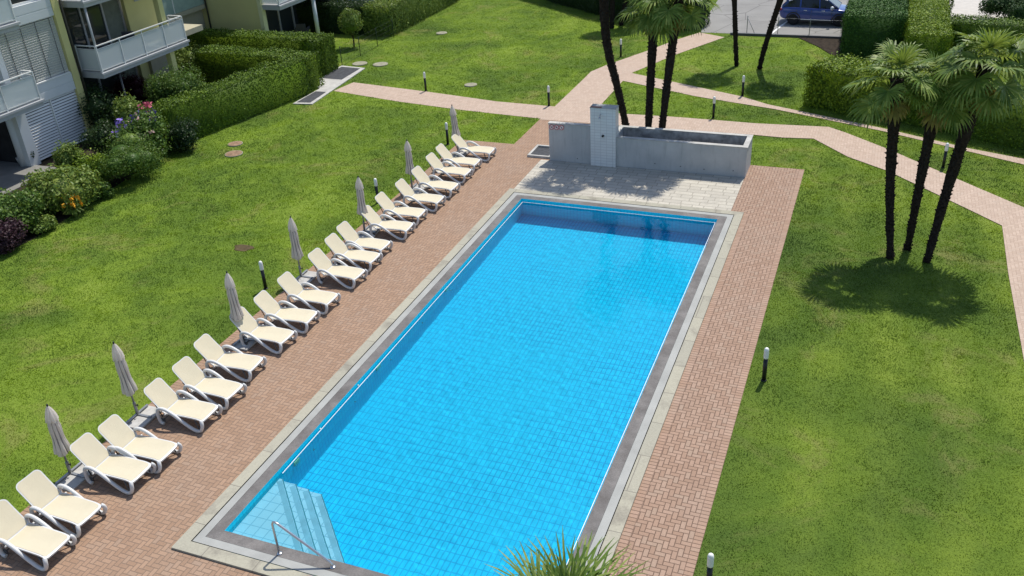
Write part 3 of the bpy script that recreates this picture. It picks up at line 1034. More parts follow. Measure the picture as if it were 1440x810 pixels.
# ------------------------------------------------------------------ bollard lamps
bol = empty('bollard_lamp', (0, 0, 0))
MB().lathe([(0.075, 0), (0.075, .02), (.06, .03)], 16).build('base_flange', m_black, bol)
MB().lathe([(0.055, .02), (0.055, .68)], 16).build('post', m_black, bol)
MB().lathe([(0.06, .68), (0.062, .70), (0.062, .90), (.052, .955), (.03, .98), (.005, .985)], 16).build('lamp_head', m_lampwhite, bol)
B_POS = [((599, 128), 'black bollard with white head on the lawn above the left garden path'),
         ((772, 149), 'black bollard with white head at the lawn corner where two paths meet'),
         ((873, 80), 'black bollard with white head on the far lawn, past the curved palm trunk'),
         ((1003, 166), 'black bollard with white head beside the path behind the planter wall'),
         ((1044, 135), 'black bollard with white head below the two thin leaning palms'),
         ((1326, 236), 'black bollard with white head seen between the trunks of three palms'),
         ((1074, 535), 'black bollard with white head beside the right edge of the brick walkway'),
         ((996, 832), 'black bollard with white head cut off by the bottom of the picture'),
         ((374, 406), 'black bollard with white head behind the loungers, near the third parasol'),
         ((532, 285), 'black bollard with white head between the fifth and sixth parasols'),
         ((630, 203), 'black bollard with white head half hidden by the farthest parasol')]
for i, (pp, lb) in enumerate(B_POS):
    o = bol if i == 0 else copy_tree(bol)
    x, y = at(*pp)
    o.location = (x, y, 0.0)
    o.rotation_euler.z = i
    tag(o, lb, 'bollard', 'garden bollard lamps')

# ------------------------------------------------------------------ planter wall with shower tower
pw = tag(empty('planter_wall', (3.6, 22, 0)), 'grey concrete wall with tiled shower tower and long planter box', 'wall')
mbt = lambda: MB()
def child(mb, name, mat, par, bevel=0.0):
    o = mb.build(name, mat, par, bevel)
    o.location = -par.location
    return o
child(MB().box(-0.27, 1.50, 21.82, 22.02, -0.1, 1.56), 'wall_panel', m_conc, pw, 0.008)
child(MB().box(-0.29, 1.50, 21.80, 22.04, 1.562, 1.60), 'wall_cap', m_conc_lt, pw, 0.006)
child(MB().box(1.502, 2.52, 21.70, 22.15, -0.1, 2.36), 'shower_tower', m_tile, pw, 0.006)
child(MB().box(1.49, 2.53, 21.69, 22.16, 2.362, 2.39), 'tower_cap', m_conc_lt, pw)
child(MB().box(1.52, 1.95, 21.70, 21.80, 2.392, 2.41), 'tile_patch', plain('red_brown_tile', (0.25, 0.09, 0.06), .7), pw)
pb = MB()
pb.box(2.522, 7.53, 21.82, 21.98, -0.1, 1.18).box(2.30, 7.53, 23.05, 23.20, -0.1, 1.18)
pb.box(7.37, 7.528, 21.982, 23.048, -0.1, 1.18).box(2.30, 2.46, 22.16, 23.048, -0.1, 1.18)
child(pb, 'planter_box', m_conc, pw, 0.006)
pc = MB()
pc.box(2.522, 7.55, 21.80, 22.0, 1.182, 1.215).box(2.28, 7.55, 23.03, 23.22, 1.182, 1.215).box(7.35, 7.55, 22.002, 23.028, 1.182, 1.215).box(2.28, 2.48, 22.18, 23.028, 1.182, 1.215)
child(pc, 'planter_rim', m_conc_lt, pw, 0.005)
child(MB().box(2.47, 7.36, 21.99, 22.0, 0.2, 1.175).box(2.47, 7.36, 23.03, 23.045, 0.2, 1.175).box(7.355, 7.366, 22.0, 23.03, .2, 1.175), 'planter_lining', m_conc_dirty, pw)
child(MB().box(2.47, 7.35, 22.001, 23.029, 0.2, 0.62), 'planter_soil', m_soil_shade, pw)
tx, tz = at_y(845, 161, 21.7)
child(MB().tube([(tx, 21.70, tz), (tx, 21.55, tz + .02), (tx, 21.50, tz - .03)], 0.018, 8).lathe([(0.02, .02), (0.055, -.02), (.055, -.03)], 12, (tx, 21.50, tz - .05)), 'shower_head', m_steel, pw)
tx, tz = at_y(848, 191, 21.7)
child(MB().tube([(tx, 21.70, tz), (tx, 21.64, tz)], 0.045, 12), 'shower_tap', m_black, pw)
for px_, py_ in ((812, 223), (921, 230), (957, 234), (990, 238), (1031, 240)):
    xx, zz = at_y(px_, py_, 21.82)
    child(MB().tube([(xx, 21.822, zz), (xx, 21.812, zz)], 0.022, 10), 'tie_hole', m_dkgrey, pw)
# round prohibition signs
m_red = plain('red_sign_ring', (0.50, 0.05, 0.05), 0.5)
m_signw = plain('white_sign_face', (0.72, 0.70, 0.68), 0.5)
for k, (px_, py_) in enumerate(((775.9, 178.5), (782.8, 178.9), (789.7, 179.2))):
    xx, zz = at_y(px_, py_, 21.82)
    s_ = tag(empty('prohibition_sign', (xx, 21.80, zz)), ['round red ringed prohibition sign on the wall corner, outermost of three', 'round red ringed prohibition sign between the two others on the wall', 'round prohibition sign of the three nearest the tiled tower'][k], 'sign', 'prohibition signs on the concrete wall')
    MB().tube([(0, 0.017, 0), (0, 0.004, 0)], 0.10, 20).build('sign_face', m_signw, s_)
    rg_ = MB()
    N = 24
    vs = []
    for r_, yv in ((0.105, .017), (0.105, -.001), (0.085, -.001), (0.085, .003)):
        vs += [(r_ * math.cos(2 * math.pi * j / N), yv, r_ * math.sin(2 * math.pi * j / N)) for j in range(N)]
    fs = [(q * N + j, (q + 1) * N + j, (q + 1) * N + (j + 1) % N, q * N + (j + 1) % N) for q in range(3) for j in range(N)]
    rg_.add(vs, fs)
    rg_.obox((0, -.001, 0), (1, 0, -1), (0, 1, 0), (1, 0, 1), 0.086, .003, .008)
    rg_.build('red_ring', m_red, s_)
    ic = MB()
    if k == 0:
        ic.box(-.03, .03, .0005, .0035, -.02, .012).box(.018, .045, .0005, .0035, .012, .032)
        for q in (-.026, .02): ic.box(q, q + .008, .0005, .0035, -.045, -.02)
    elif k == 1:
        ic.tube([(0, .0035, .0), (0, .0005, .0)], .034, 14)
    else:
        ic.box(-.014, .014, .0005, .0035, -.042, .012).box(-.007, .007, .0005, .0035, .012, .042)
    ic.build('sign_icon', m_black, s_)

# foot bath next to the wall
fb = tag(empty('foot_bath', (-0.8, 22.55, 0)), 'dark shallow foot bath with pale kerb beside the concrete wall', 'foot bath')
q = MB()
q.box(-1.30, -0.30, 21.95, 22.05, 0, .10).box(-1.30, -0.30, 23.10, 23.20, 0, .10).box(-1.30, -1.20, 22.052, 23.098, 0, .10).box(-0.40, -0.30, 22.052, 23.098, 0, .10)
child(q, 'kerb', m_conc_lt, fb, 0.006)
child(MB().box(-1.198, -0.402, 22.052, 23.098, 0, .03), 'mat_floor', m_grate, fb)

# light well slab in the hedge gap
lw = tag(empty('light_well', (-15.4, 29, 0)), 'pale concrete slab with two dark gratings in the hedge gap', 'slab')
a_, b_, c_, d_ = (-16.45, 26.15), (-14.35, 26.15), (-14.75, 32.55), (-16.55, 32.75)
child(MB().prism([(-15.35, 26.05), (-14.30, 26.2), (-14.85, 32.55), (-16.5, 32.75), (-16.3, 31.0), (-15.1, 30.9)][:2] + [(-14.85, 32.55), (-16.5, 32.75), (-16.3, 29.2), (-15.35, 28.6)], -0.05, 0.05), 'concrete_slab', m_conc_lt, lw)
child(MB().prism([(-15.25, 26.25), (-14.52, 26.36), (-14.66, 28.1), (-15.28, 28.1)], 0.03, 0.058), 'grating', m_grate, lw)
child(MB().prism([(-16.25, 30.3), (-15.0, 30.25), (-15.08, 32.4), (-16.35, 32.5)], 0.03, 0.058), 'grating', m_grate, lw)

# covers in the lawn
cov = empty('manhole_cover', (0, 0, 0))
MB().lathe([(0.36, 0.0), (0.36, .045), (.34, .05)], 28).build('cover_plate', m_iron, cov)
MB().lathe([(0.39, 0.0), (0.39, .042), (0.362, .042)], 28).build('cover_rim', m_cover, cov)
COVERS = [((331, 203), 'round concrete manhole cover in the lawn near the front hedge, upper of two', 0.85, m_iron),
          ((329, 217), 'round brownish manhole cover in the lawn near the front hedge, lower of two', 1.0, m_iron),
          ((621, 47), 'round pale manhole cover on the far lawn by the rear hedge', 0.9, m_cover),
          ((662, 120), 'round pale manhole cover in the lawn beside the left garden path', 0.85, m_cover),
          ((506, 90), 'flat round cover at the corner of the concrete slab with gratings', 1.1, m_cover),
          ((535, 91), 'round grey manhole cover in the lawn right of the slab with gratings', 1.1, m_cover)]
for i, (pp, lb, s_, mm) in enumerate(COVERS):
    o = cov if i == 0 else copy_tree(cov)
    for ch in o.children:
        if i and ch.name.startswith('cover_plate'):
            ch.data = ch.data.copy()
            ch.data.materials[0] = mm
    x, y = at(*pp)
    o.location = (x, y, 0.0)
    o.scale = (s_, s_, 1)
    tag(o, lb, 'manhole cover', 'round covers set in the lawn')
x, y = at(342, 349)
vs = [(x + (0.36 + 0.06 * math.sin(3 * a) + .03 * math.sin(7 * a)) * math.cos(a), y + (0.28 + .05 * math.cos(2 * a)) * math.sin(a)) for a in [2 * math.pi * k / 30 for k in range(30)]]
tag(MB().poly(vs, 0.012).build('bare_patch', plain('brown_bare_earth', (0.085, 0.065, 0.035), .95, .1, var=.4, scale=8)), kind='structure')


# ------------------------------------------------------------------ hedges
def hedge(name, label, segs, mat, h, dens=420, size=0.085, group='clipped hedges', rough=0.05, cat='hedge', top_dens=1.25):
    """segs: list of (x0,y0,x1,y1,width): oriented boxes; leaves all over them"""
    Ps, Ns, ev, ef = [], [], [], []
    for (x0, y0, x1, y1, wd) in segs:
        a, b = np.array([x0, y0, 0.0]), np.array([x1, y1, 0.0])
        L = np.linalg.norm(b - a)
        d = (b - a) / L
        n = np.array([-d[1], d[0], 0])
        z = np.array([0, 0, 1.0])
        def face(o, u, v, lu, lv, nr, k):
            cnt = int(lu * lv * dens * k)
            s, t_ = rng.uniform(0, lu, cnt), rng.uniform(0, lv, cnt)
            P = o + np.outer(s, u) + np.outer(t_, v)
            # lumpy clipped surface
            bump_ = (vnoise(P[:, 0] + P[:, 2], P[:, 1] - P[:, 2] * .7, 1.6, 11) - 0.5) * 0.16 + (vnoise(P[:, 0] * 3 + P[:, 2] * 2, P[:, 1] * 3, 1.5, 12) - .5) * 0.09
            P = P + nr * (bump_ + rng.normal(0, rough, cnt))[:, None]
            Ps.append(P)
            Ns.append(np.tile(nr, (cnt, 1)) * (1.0 if nr[2] > .5 else 2.2))
        hw = wd / 2
        face(a - n * hw, d, z, L, h, -n, 1.0)
        face(a + n * hw, d, z, L, h, n, 1.0)
        face(a - n * hw, n, z, wd, h, -d, 1.0)
        face(b - n * hw, n, z, wd, h, d, 1.0)
        face(a - n * hw + z * h, d, n, L, wd, z, top_dens)
        k = len(ev)
        i_ = 0.13
        for zz in (0.0, h - i_):
            for q in (a - n * (hw - i_) + d * i_, b - n * (hw - i_) - d * i_, b + n * (hw - i_) - d * i_, a + n * (hw - i_) + d * i_):
                ev.append((q[0], q[1], zz))
        ef += [tuple(k + i for i in f) for f in ((4, 5, 6, 7), (0, 1, 5, 4), (1, 2, 6, 5), (2, 3, 7, 6), (3, 0, 4, 7))]
    V = leaf_quads(np.vstack(Ps), np.vstack(Ns), size, 0.6, 0.55)
    V[:, 2] = np.maximum(V[:, 2], 0.01)
    o = np_mesh(name, V, 4, mat, None, False, (ev, ef))
    tag(o, label, cat, group)
    return o


hedge('hedge', 'long clipped hedge with an angled end beside the pool lawn', [(-17.85, 19.4, -15.95, 28.2, 1.25), (-22.6, 28.6, -15.5, 28.6, 1.3)], m_hedge, 1.80)
hedge('hedge', 'clipped hedge running from the yellow wall to the concrete slab', [(-26.5, 31.5, -16.3, 31.5, 1.3), (-16.95, 30.5, -16.95, 32.2, 1.2)], m_hedge, 1.95)
hedge('hedge', 'dark hedge standing behind the small round topped tree', [(-26.0, 40.3, -18.7, 40.3, 1.7)], m_bush_d, 1.75, 380, 0.10)
hedge('hedge', 'pale leaved hedge along the left edge of the far lawn', [(-17.75, 39.4, -17.75, 50.0, 1.9)], m_bush_l, 1.75, 330, 0.12, rough=0.10)
hedge('hedge', 'dark hedge along the far edge of the upper lawn', [(1.5, 44.1, -5.0, 47.3, 1.7), (-5.0, 47.3, -13.0, 53.5, 1.8)], m_bush_d, 2.6, 330, 0.10)
hedge('hedge', 'big square clipped dark hedge block beside the blue car', [(9.75, 42.4, 12.75, 42.4, 6.2)], m_hedge_g, 2.1, 342, 0.09)
hedge('hedge', 'bright yellow green clipped hedge block at the bend of the narrow path', [(9.3, 31.9, 12.0, 30.55, 2.3)], m_hedge_y, 1.75, 380, 0.11, rough=0.11)
hedge('hedge', 'long dark hedge behind the three palms along the narrow path', [(12.2, 30.9, 24.0, 24.9, 2.2)], m_hedge, 1.75, 360, 0.09)
hedge('hedge', 'bright flat topped hedge leading away behind the three palms', [(13.75, 36.0, 13.75, 47.0, 1.9)], m_hedge_y, 2.1, 342, 0.09)
hedge('hedge', 'flat topped hedge crossing behind the tallest palm crown at the right', [(14.75, 40.2, 24.0, 39.2, 1.6)], m_hedge, 1.9, 342, 0.09)
hedge('hedge', 'small hedge beyond the paved yard in the upper right corner', [(17.9, 44.6, 24.0, 44.0, 1.4)], m_hedge_d, 1.7, 288, 0.10)
tag(MB().poly(P_((1122, 53.5), (1186, 55.5), (1184, 82), (1168, 77), (1150, 66)), 0.035).build('soil_and_shade_patch', m_soil_shade), kind='structure')  # dark sheet: the shade below the parking fence, painted onto the ground
hedge('hedge', 'hedge piece at the head of the paved yard', [(13.0, 48.6, 15.2, 48.4, 1.3)], m_hedge, 1.9, 288, 0.1)


# ------------------------------------------------------------------ shrubs
def ico(sub=2):
    bm = bmesh.new()
    bmesh.ops.create_icosphere(bm, subdivisions=sub, radius=1)
    v = [tuple(q.co) for q in bm.verts]
    f = [tuple(x.index for x in q.verts) for q in bm.faces]
    bm.free()
    return np.array(v), f


ICO = ico(2)


def shrub(name, label, x, y, r, h, mat, n=2600, size=0.09, seed=0, cat='shrub', group='shrubs in the planting bed', flowers=(), aspect=0.6, lumps=11, stem=True, ry=None):
    rg = np.random.default_rng(seed + 50)
    r, h = r * 1.14, h * 1.12
    ry = ry or r
    root = empty(name, (x, y, 0))
    tag(root, label, cat, group)
    cs, rs = [], []
    for k in range(lumps):
        a = rg.uniform(0, 2 * math.pi)
        d = math.sqrt(rg.uniform(0.05, 1)) * 0.62
        lr = rg.uniform(0.34, 0.52)
        zc = h * rg.uniform(0.35, 0.78) * (1 - 0.35 * d)
        cs.append((d * r * math.cos(a), d * ry * math.sin(a), zc))
        rs.append((lr * r, lr * ry, min(lr * h * 0.62, h - zc)))
    cs.append((0, 0, h * .45)); rs.append((r * .6, ry * .6, h * .5))
    cs, rs = np.array(cs), np.array(rs)
    per = max(60, int(n * 2.6) // len(cs))
    P, N = [], []
    for c, q in zip(cs, rs):
        u = unit(rg.normal(size=(per, 3)))
        p = c + u * q * rg.uniform(0.58, 1.14, (per, 1))
        nr = unit(u / q)
        P.append(p); N.append(nr)
    P, N = np.vstack(P), np.vstack(N)
    keep = P[:, 2] > 0.03
    for c, q in zip(cs, rs):
        keep &= np.sum(((P - c) / (q * 0.55)) ** 2, 1) > 1
    P, N = P[keep], N[keep]
    V = leaf_quads(P, N * 0.8 + np.array([0, 0, .35]), size, aspect, 0.7, rg=rg)
    ev, ef = [], []
    for c, q in zip(cs, rs):
        b = len(ev)
        ev += [tuple(c + v * q * 0.52) for v in ICO[0]]
        ef += [tuple(b + i for i in f) for f in ICO[1]]
    ev = np.array(ev)
    ev[:, 2] = np.maximum(ev[:, 2], 0.0)
    np_mesh('foliage', V, 4, mat, root, False, (ev, ef))
    if stem:
        mb = MB()
        for k in range(4):
            a = k * 1.6 + seed
            mb.tube([(0.05 * math.cos(a), .05 * math.sin(a), 0), (0.25 * r * math.cos(a), .25 * ry * math.sin(a), h * .5)], [0.03, .015], 6)
        mb.build('stem', m_wood, root)
    for (fmat, cnt, fs, zmin) in flowers:
        top = P[(P[:, 2] > h * zmin)]
        if len(top) == 0: continue
        idx = rg.choice(len(top), min(cnt, len(top)), replace=False)
        fv = []
        for q in top[idx]:
            pts = q + np.array([0.12, -0.22, 0.10]) * 0.6 + rg.normal(0, fs * .5, (14, 3))
            fv.append(leaf_quads(pts, rg.normal(size=(14, 3)), fs * 0.9, 0.9, 0.5, rg=rg))
        np_mesh('blossom', np.vstack(fv), 4, fmat, root)
    return root


def bush_at(px_, py_, z):
    return at(px_, py_, z)


x, y = bush_at(20, 305, 0.8)
shrub('green_shrub', 'bright green leafy shrub at the left edge, above the purple bush', x - .3, y, 1.15, 1.6, m_bush_m, 3600, 0.11, 1)
x, y = bush_at(85, 268, 0.9)
shrub('rhododendron_shrub', 'broad pale green leafy shrub directly behind the yellow daylilies', x, y, 1.35, 1.75, m_bush_l, 4200, 0.13, 2)
x, y = bush_at(95, 222, 1.2)
shrub('upright_shrub', 'small upright light green shrub in front of the white louvred wall', x, y, 0.55, 1.9, m_bush_l, 1500, 0.10, 3)
x, y = bush_at(172, 220, 1.0)
shrub('arching_shrub', 'large feathery green shrub left of the hydrangea', x, y, 1.45, 1.9, m_bush_m, 5200, 0.085, 4, aspect=0.4)
x, y = bush_at(132, 235, 0.9)
shrub('yellow_green_shrub', 'yellow green shrub squeezed between two larger shrubs in the bed', x, y, 0.8, 1.5, m_hedge_y, 2000, 0.08, 5)
x, y = bush_at(213, 195, 0.9)
shrub('hydrangea_shrub', 'dark leaved hydrangea with purple and pale pink flower heads', x, y, 1.25, 2.0, m_bush_m, 4400, 0.12, 6, flowers=((m_fl_purple, 12, .17, .62), (m_fl_pale, 26, .07, .35)))
x, y = bush_at(182, 152, 1.9)
shrub('tall_shrub', 'tall sparse light green shrub behind the purple hydrangea flowers', x, y, 0.75, 2.5, m_bush_l, 1900, 0.11, 7)
x, y = bush_at(205, 160, 1.6)
shrub('rose_shrub', 'rose bush with a few bright pink blooms behind the hydrangea', x, y, 0.5, 2.0, m_bush_m, 1200, 0.09, 8, flowers=((m_fl_pink, 9, .13, .7),))
x, y = bush_at(128, 165, 0.9)
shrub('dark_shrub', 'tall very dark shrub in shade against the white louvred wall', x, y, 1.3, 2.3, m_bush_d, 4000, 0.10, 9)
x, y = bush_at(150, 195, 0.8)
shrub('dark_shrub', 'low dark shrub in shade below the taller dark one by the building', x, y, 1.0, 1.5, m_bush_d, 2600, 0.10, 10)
x, y = bush_at(186, 132, 0.8)
shrub('red_leaved_shrub', 'dark wine red leaved shrub below the balcony', x, y, 0.9, 1.7, m_bush_r, 2000, 0.09, 11)
x, y = bush_at(246, 117, 1.55)
shrub('rounded_shrub', 'rounded bright green shrub below the right end of the balcony', x, y, 1.3, 2.35, m_bush_m, 6500, 0.085, 12, aspect=0.5)
x, y = bush_at(268, 82, 1.0)
shrub('yellowish_shrub', 'olive yellow shrub between the balcony post and the hedge corner', x, y, 1.2, 1.8, m_bush_l, 2800, 0.09, 13)
x, y = bush_at(258, 190, 0.7)
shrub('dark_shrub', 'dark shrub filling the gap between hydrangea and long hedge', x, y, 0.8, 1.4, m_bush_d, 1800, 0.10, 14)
x, y = bush_at(2, 335, 0.5)
shrub('purple_shrub', 'purple leaved shrub cut off by the left edge of the picture', x - .15, y, 0.8, 1.1, m_bush_p, 2400, 0.10, 15)
x, y = bush_at(62, 318, 0.2)
shrub('low_plant', 'low yellow green clump at the lawn edge left of the daylilies', x, y, 0.45, 0.5, m_bush_l, 900, 0.09, 16)
x, y = bush_at(135, 270, 0.3)
shrub('low_plant', 'low dark green clump right of the daylilies under the feathery shrub', x, y, 0.6, 0.7, m_bush_m, 1200, 0.09, 17)
x, y = bush_at(1285, 25, 0.8)
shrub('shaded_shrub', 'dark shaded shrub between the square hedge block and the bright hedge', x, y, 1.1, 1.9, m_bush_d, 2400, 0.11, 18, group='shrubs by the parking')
x, y = bush_at(1418, 8, 0.8)
shrub('dark_conifer_shrub', 'dark shrub cut off by the upper right corner of the picture', x, y, 1.3, 1.6, m_hedge_d, 2400, 0.11, 19, group='shrubs by the parking')

# daylily: strap leaves and orange yellow flowers
x, y = at(107, 305)
dl = tag(empty('daylily_plant', (x, y, 0)), 'clump of orange yellow daylilies at the lawn edge', 'flower', 'shrubs in the planting bed')
rg = np.random.default_rng(3)
lv = []
for k in range(70):
    a, l = rg.uniform(0, 2 * math.pi), rg.uniform(.35, .6)
    d = np.array([math.cos(a), math.sin(a), 0])
    s_ = np.array([-d[1], d[0], 0]) * 0.014
    p0, p1, p2 = d * .04, d * l * .4 + np.array([0, 0, l * .75]), d * l * .85 + np.array([0, 0, l * .55])
    lv += [p0 - s_, p0 + s_, p1 + s_, p1 - s_, p1 - s_, p1 + s_, p2 + s_ * .2, p2 - s_ * .2]
np_mesh('strap_leaves', np.array(lv), 4, m_bush_l, dl)
fv = []
for k in range(22):
    c_ = np.array([rg.uniform(-.34, .34), rg.uniform(-.3, .2), rg.uniform(.5, .85)])
    fv.append(leaf_quads(c_ + rg.normal(0, .03, (10, 3)), rg.normal(size=(10, 3)) + np.array([0, -.4, .5]), .10, .6, .5, rg=rg))
np_mesh('blossom', np.vstack(fv), 4, m_fl_yellow, dl)


# ------------------------------------------------------------------ palms
def frond(rg, length, fan, nseg, droop, elev, az, wfac=0.27):
    """one fan leaf: returns quads (n*4,3). elev = angle of the stalk above horizontal."""
    d = np.array([math.cos(az) * math.cos(elev), math.sin(az) * math.cos(elev), math.sin(elev)])
    side = np.array([-math.sin(az), math.cos(az), 0.0])
    upv = np.cross(d, side)
    if upv[2] < 0: upv = -upv
    Q = []
    # stalk, sagging a little
    n = 4
    pts = [d * length * k / n + np.array([0, 0, -0.10 * length * (k / n) ** 2]) for k in range(n + 1)]
    for a, b in zip(pts, pts[1:]):
        Q += [a - side * .013, a + side * .013, b + side * .010, b - side * .010]
        Q += [a - upv * .013, a + upv * .010, b + upv * .010, b - upv * .010]
    hub = pts[-1]
    dirn = unit(pts[-1] - pts[-2])
    side = unit(side + rg.normal(0, .18, 3))
    bend = R(rg.uniform(10, 55)) * (0.35 + 0.65 * math.cos(elev))
    dirn = unit(dirn * math.cos(bend) + np.array([0, 0, -1.0]) * math.sin(bend))
    upv = unit(np.cross(dirn, side))
    if upv[2] < 0: upv = -upv
    span = R(rg.uniform(125, 150))
    for k in range(nseg):
        th = -span + 2 * span * (k + .5) / nseg
        ln = fan * (0.62 + 0.38 * math.cos(th * 0.55)) * rg.uniform(.9, 1.08)
        u = unit(dirn * math.cos(th) + side * math.sin(th) + upv * (0.22 + 0.10 * math.cos(th)) + rg.normal(0, .03, 3))
        wv_ = unit(np.cross(u, upv))
        w0, w1 = 0.012, fan * 2.1 * span / nseg * wfac
        fold = upv * w1 * 0.35 * (1 if k % 2 else -1)
        p0 = hub
        p1 = hub + u * ln * 0.52
        p2 = p1 + unit(u + np.array([0, 0, -droop * 0.45])) * ln * 0.27
        p3 = p2 + unit(u + np.array([0, 0, -droop * rg.uniform(.8, 1.6)])) * ln * 0.27
        Q += [p0 - wv_ * w0, p0 + wv_ * w0, p1 + wv_ * w1 + fold, p1 - wv_ * w1 - fold]
        Q += [p1 - wv_ * w1 - fold, p1 + wv_ * w1 + fold, p2 + wv_ * w1 * .72, p2 - wv_ * w1 * .72]
        Q += [p2 - wv_ * w1 * .72, p2 + wv_ * w1 * .72, p3 + wv_ * w1 * .08, p3 - wv_ * w1 * .08]
    return np.array(Q)


def crown(rg, n, length, fan, nseg, droop0=0.75, emin=-62, emax=80, wfac=0.27):
    out = []
    for k in range(n):
        u = (k + .5) / n
        el = emax - (emax - emin) * u ** 0.85 + rg.uniform(-8, 8)
        az = k * 2.39996 + rg.uniform(-.25, .25)
        out.append(frond(rg, length * rg.uniform(.8, 1.1) * (0.65 + 0.45 * min(1, u * 2)), fan * rg.uniform(.85, 1.1) * (0.75 + .3 * min(1, u * 2)), nseg, droop0 * (0.35 + 1.1 * u), R(el), az, wfac))
    return np.vstack(out)


def palm(name, label, base, mids, top, r0, r1, seed, n=26, length=0.82, fan=0.68, nseg=26, group='fan palms in the garden', stubs=True, wfac=0.22, droop=0.8, emin=-42):
    """base, mids, top: world points of the trunk's axis"""
    root = empty(name, base)
    tag(root, label, 'palm tree', group)
    rg = np.random.default_rng(seed + 200)
    B = np.array(base, float)
    P = [np.array(q, float) - B for q in [base] + list(mids) + [top]]
    # catmull-rom
    pts = []
    for i in range(len(P) - 1):
        p0, p1, p2, p3 = P[max(i - 1, 0)], P[i], P[i + 1], P[min(i + 2, len(P) - 1)]
        for k in range(8):
            u = k / 8
            pts.append(0.5 * ((2 * p1) + (p2 - p0) * u + (2 * p0 - 5 * p1 + 4 * p2 - p3) * u * u + (3 * p1 - p0 - 3 * p2 + p3) * u ** 3))
    pts.append(P[-1])
    pts = np.array(pts)
    m_ = len(pts)
    rad = [r0 + (r1 - r0) * k / (m_ - 1) + 0.012 * math.sin(k * 2.1 + seed) for k in range(m_)]
    rad[0] *= 1.12
    mb = MB()
    mb.tube([tuple(q) for q in pts], rad, 14)
    # persistent leaf bases
    if stubs:
        seglen = np.linalg.norm(np.diff(pts, axis=0), axis=1).sum()
        cnt = int(seglen * 60)
        for k in range(cnt):
            u = (k + rg.uniform(0, 1)) / cnt * (m_ - 1.001)
            i = int(u)
            c_ = pts[i] + (pts[i + 1] - pts[i]) * (u - i)
            ax = unit(pts[i + 1] - pts[i])
            a = k * 2.4 + rg.uniform(-.3, .3)
            e1 = unit(np.cross(ax, np.array([0.3, 1, 0.1])))
            e2 = np.cross(ax, e1)
            o_ = e1 * math.cos(a) + e2 * math.sin(a)
            tg = np.cross(ax, o_)
            rr = rad[i]
            l_ = rg.uniform(.05, .12)
            w_ = rg.uniform(.02, .045)
            q0 = c_ + o_ * rr * 0.9
            tip = c_ + o_ * (rr + rg.uniform(.015, .055)) + ax * l_ * rg.uniform(.4, 1.0)
            mb.add([q0 - tg * w_, q0 + tg * w_, tip + tg * w_ * .4, tip - tg * w_ * .4, q0 + ax * l_ * .9], [(0, 1, 2, 3), (3, 2, 4), (1, 4, 2), (0, 3, 4)])
    mb.build('trunk', m_trunk, root)
    ax = unit(pts[-1] - pts[-2])
    Q = crown(rg, n, length, fan, nseg, droop, emin, 80, wfac)
    Q = Q + pts[-1] + ax * 0.05
    np_mesh('crown', Q, 4, m_palm, root)
    # hanging dead leaves and fibre collar under the crown
    D = crown(rg, 5, length * .75, fan * .7, 16, 1.2, -78, -58) + pts[-1] - ax * .12
    np_mesh('dead_fronds', D, 4, m_palm_dry, root)
    return root


def up3(px_, py_, z):
    x, y = at(px_, py_, z)
    return (x, y, z)


# three palms on the right-hand lawn
palm('fan_palm', 'left palm of the three on the right lawn, upright trunk and leftmost crown', (*at(1252, 364), 0), [up3(1252, 250, 2.35)], up3(1262, 110, 5.45), .09, .19, 1, 22, .80, .74)
palm('fan_palm', 'middle palm of the three on the right lawn, behind the other two', (*at(1276, 351), 0), [up3(1295, 250, 2.45)], up3(1321, 122, 5.15), .09, .18, 2, 20, .74, .70)
palm('fan_palm', 'right palm of the three on the right lawn, leaning right with the tallest crown', (*at(1303, 369), 0), [up3(1337, 250, 2.5)], up3(1388, 92, 5.85), .095, .21, 3, 24, .92, .82)

def on_y(px_, py_, Y):
    x, z = at_y(px_, py_, Y)
    return (x, Y, z)


# three palms behind the planter wall
b = on_y(879, 178, 23.75)
palm('fan_palm', 'tall palm with a curved trunk leaning left behind the planter wall', (b[0] + .12, 23.75, 0), [on_y(879, 172, 23.75), on_y(867, 118, 23.75), on_y(856, 75, 23.75), on_y(850, 25, 23.75)], on_y(849, -52, 23.75), .12, .19, 4, 26)
b = on_y(911, 180, 23.8)
palm('fan_palm', 'middle straight palm of the three behind the planter wall', (b[0], 23.8, 0), [on_y(915, 110, 23.8)], on_y(921, 6, 23.8), .12, .19, 5, 21, .82, .76)
b = on_y(930, 181, 23.7)
palm('fan_palm', 'right palm of the three behind the planter wall, leaning slightly right', (b[0] - .05, 23.7, 0), [on_y(938, 120, 23.7)], on_y(955, -6, 23.7), .11, .19, 6, 21, .84, .78)
# thin palms on the lawn by the parking
b = at(1036, 93)
palm('fan_palm', 'thin straight palm on the mound near the parking lot', (*b, 0), [on_y(1034.5, 60, b[1])], on_y(1031, -62, b[1]), .075, .15, 7, 24, .8, .66)
b = at(1068, 97)
palm('fan_palm', 'thin palm leaning right near the parking lot, its top out of frame', (*b, 0), [on_y(1079, 55, b[1])], on_y(1121, -70, b[1] - .5), .09, .17, 8, 24, .8, .66)
b = at(860, 40)
palm('fan_palm', 'short dark trunked palm before the far dark hedge, left one', (*b, 0), [on_y(861, 15, b[1])], on_y(860, -48, b[1]), .13, .16, 9, 28, .55, .66)
b = at(873, 36)
palm('fan_palm', 'short dark trunked palm before the far dark hedge, leaning right', (*b, 0), [on_y(878, 12, b[1])], on_y(888, -40, b[1]), .11, .15, 10, 28, .55, .66)
# palm in front of the camera's own building: only its crown tip is in the frame
c_ = at(787, 866, 2.9)
pr = palm('fan_palm', 'palm whose spiky crown tip rises at the bottom edge before the pool', (c_[0], c_[1], 0), [(c_[0], c_[1], 1.4)], (c_[0], c_[1], 2.75), .12, .15, 12, 20, .50, .90, 28, wfac=.13, droop=.25, emin=-20)

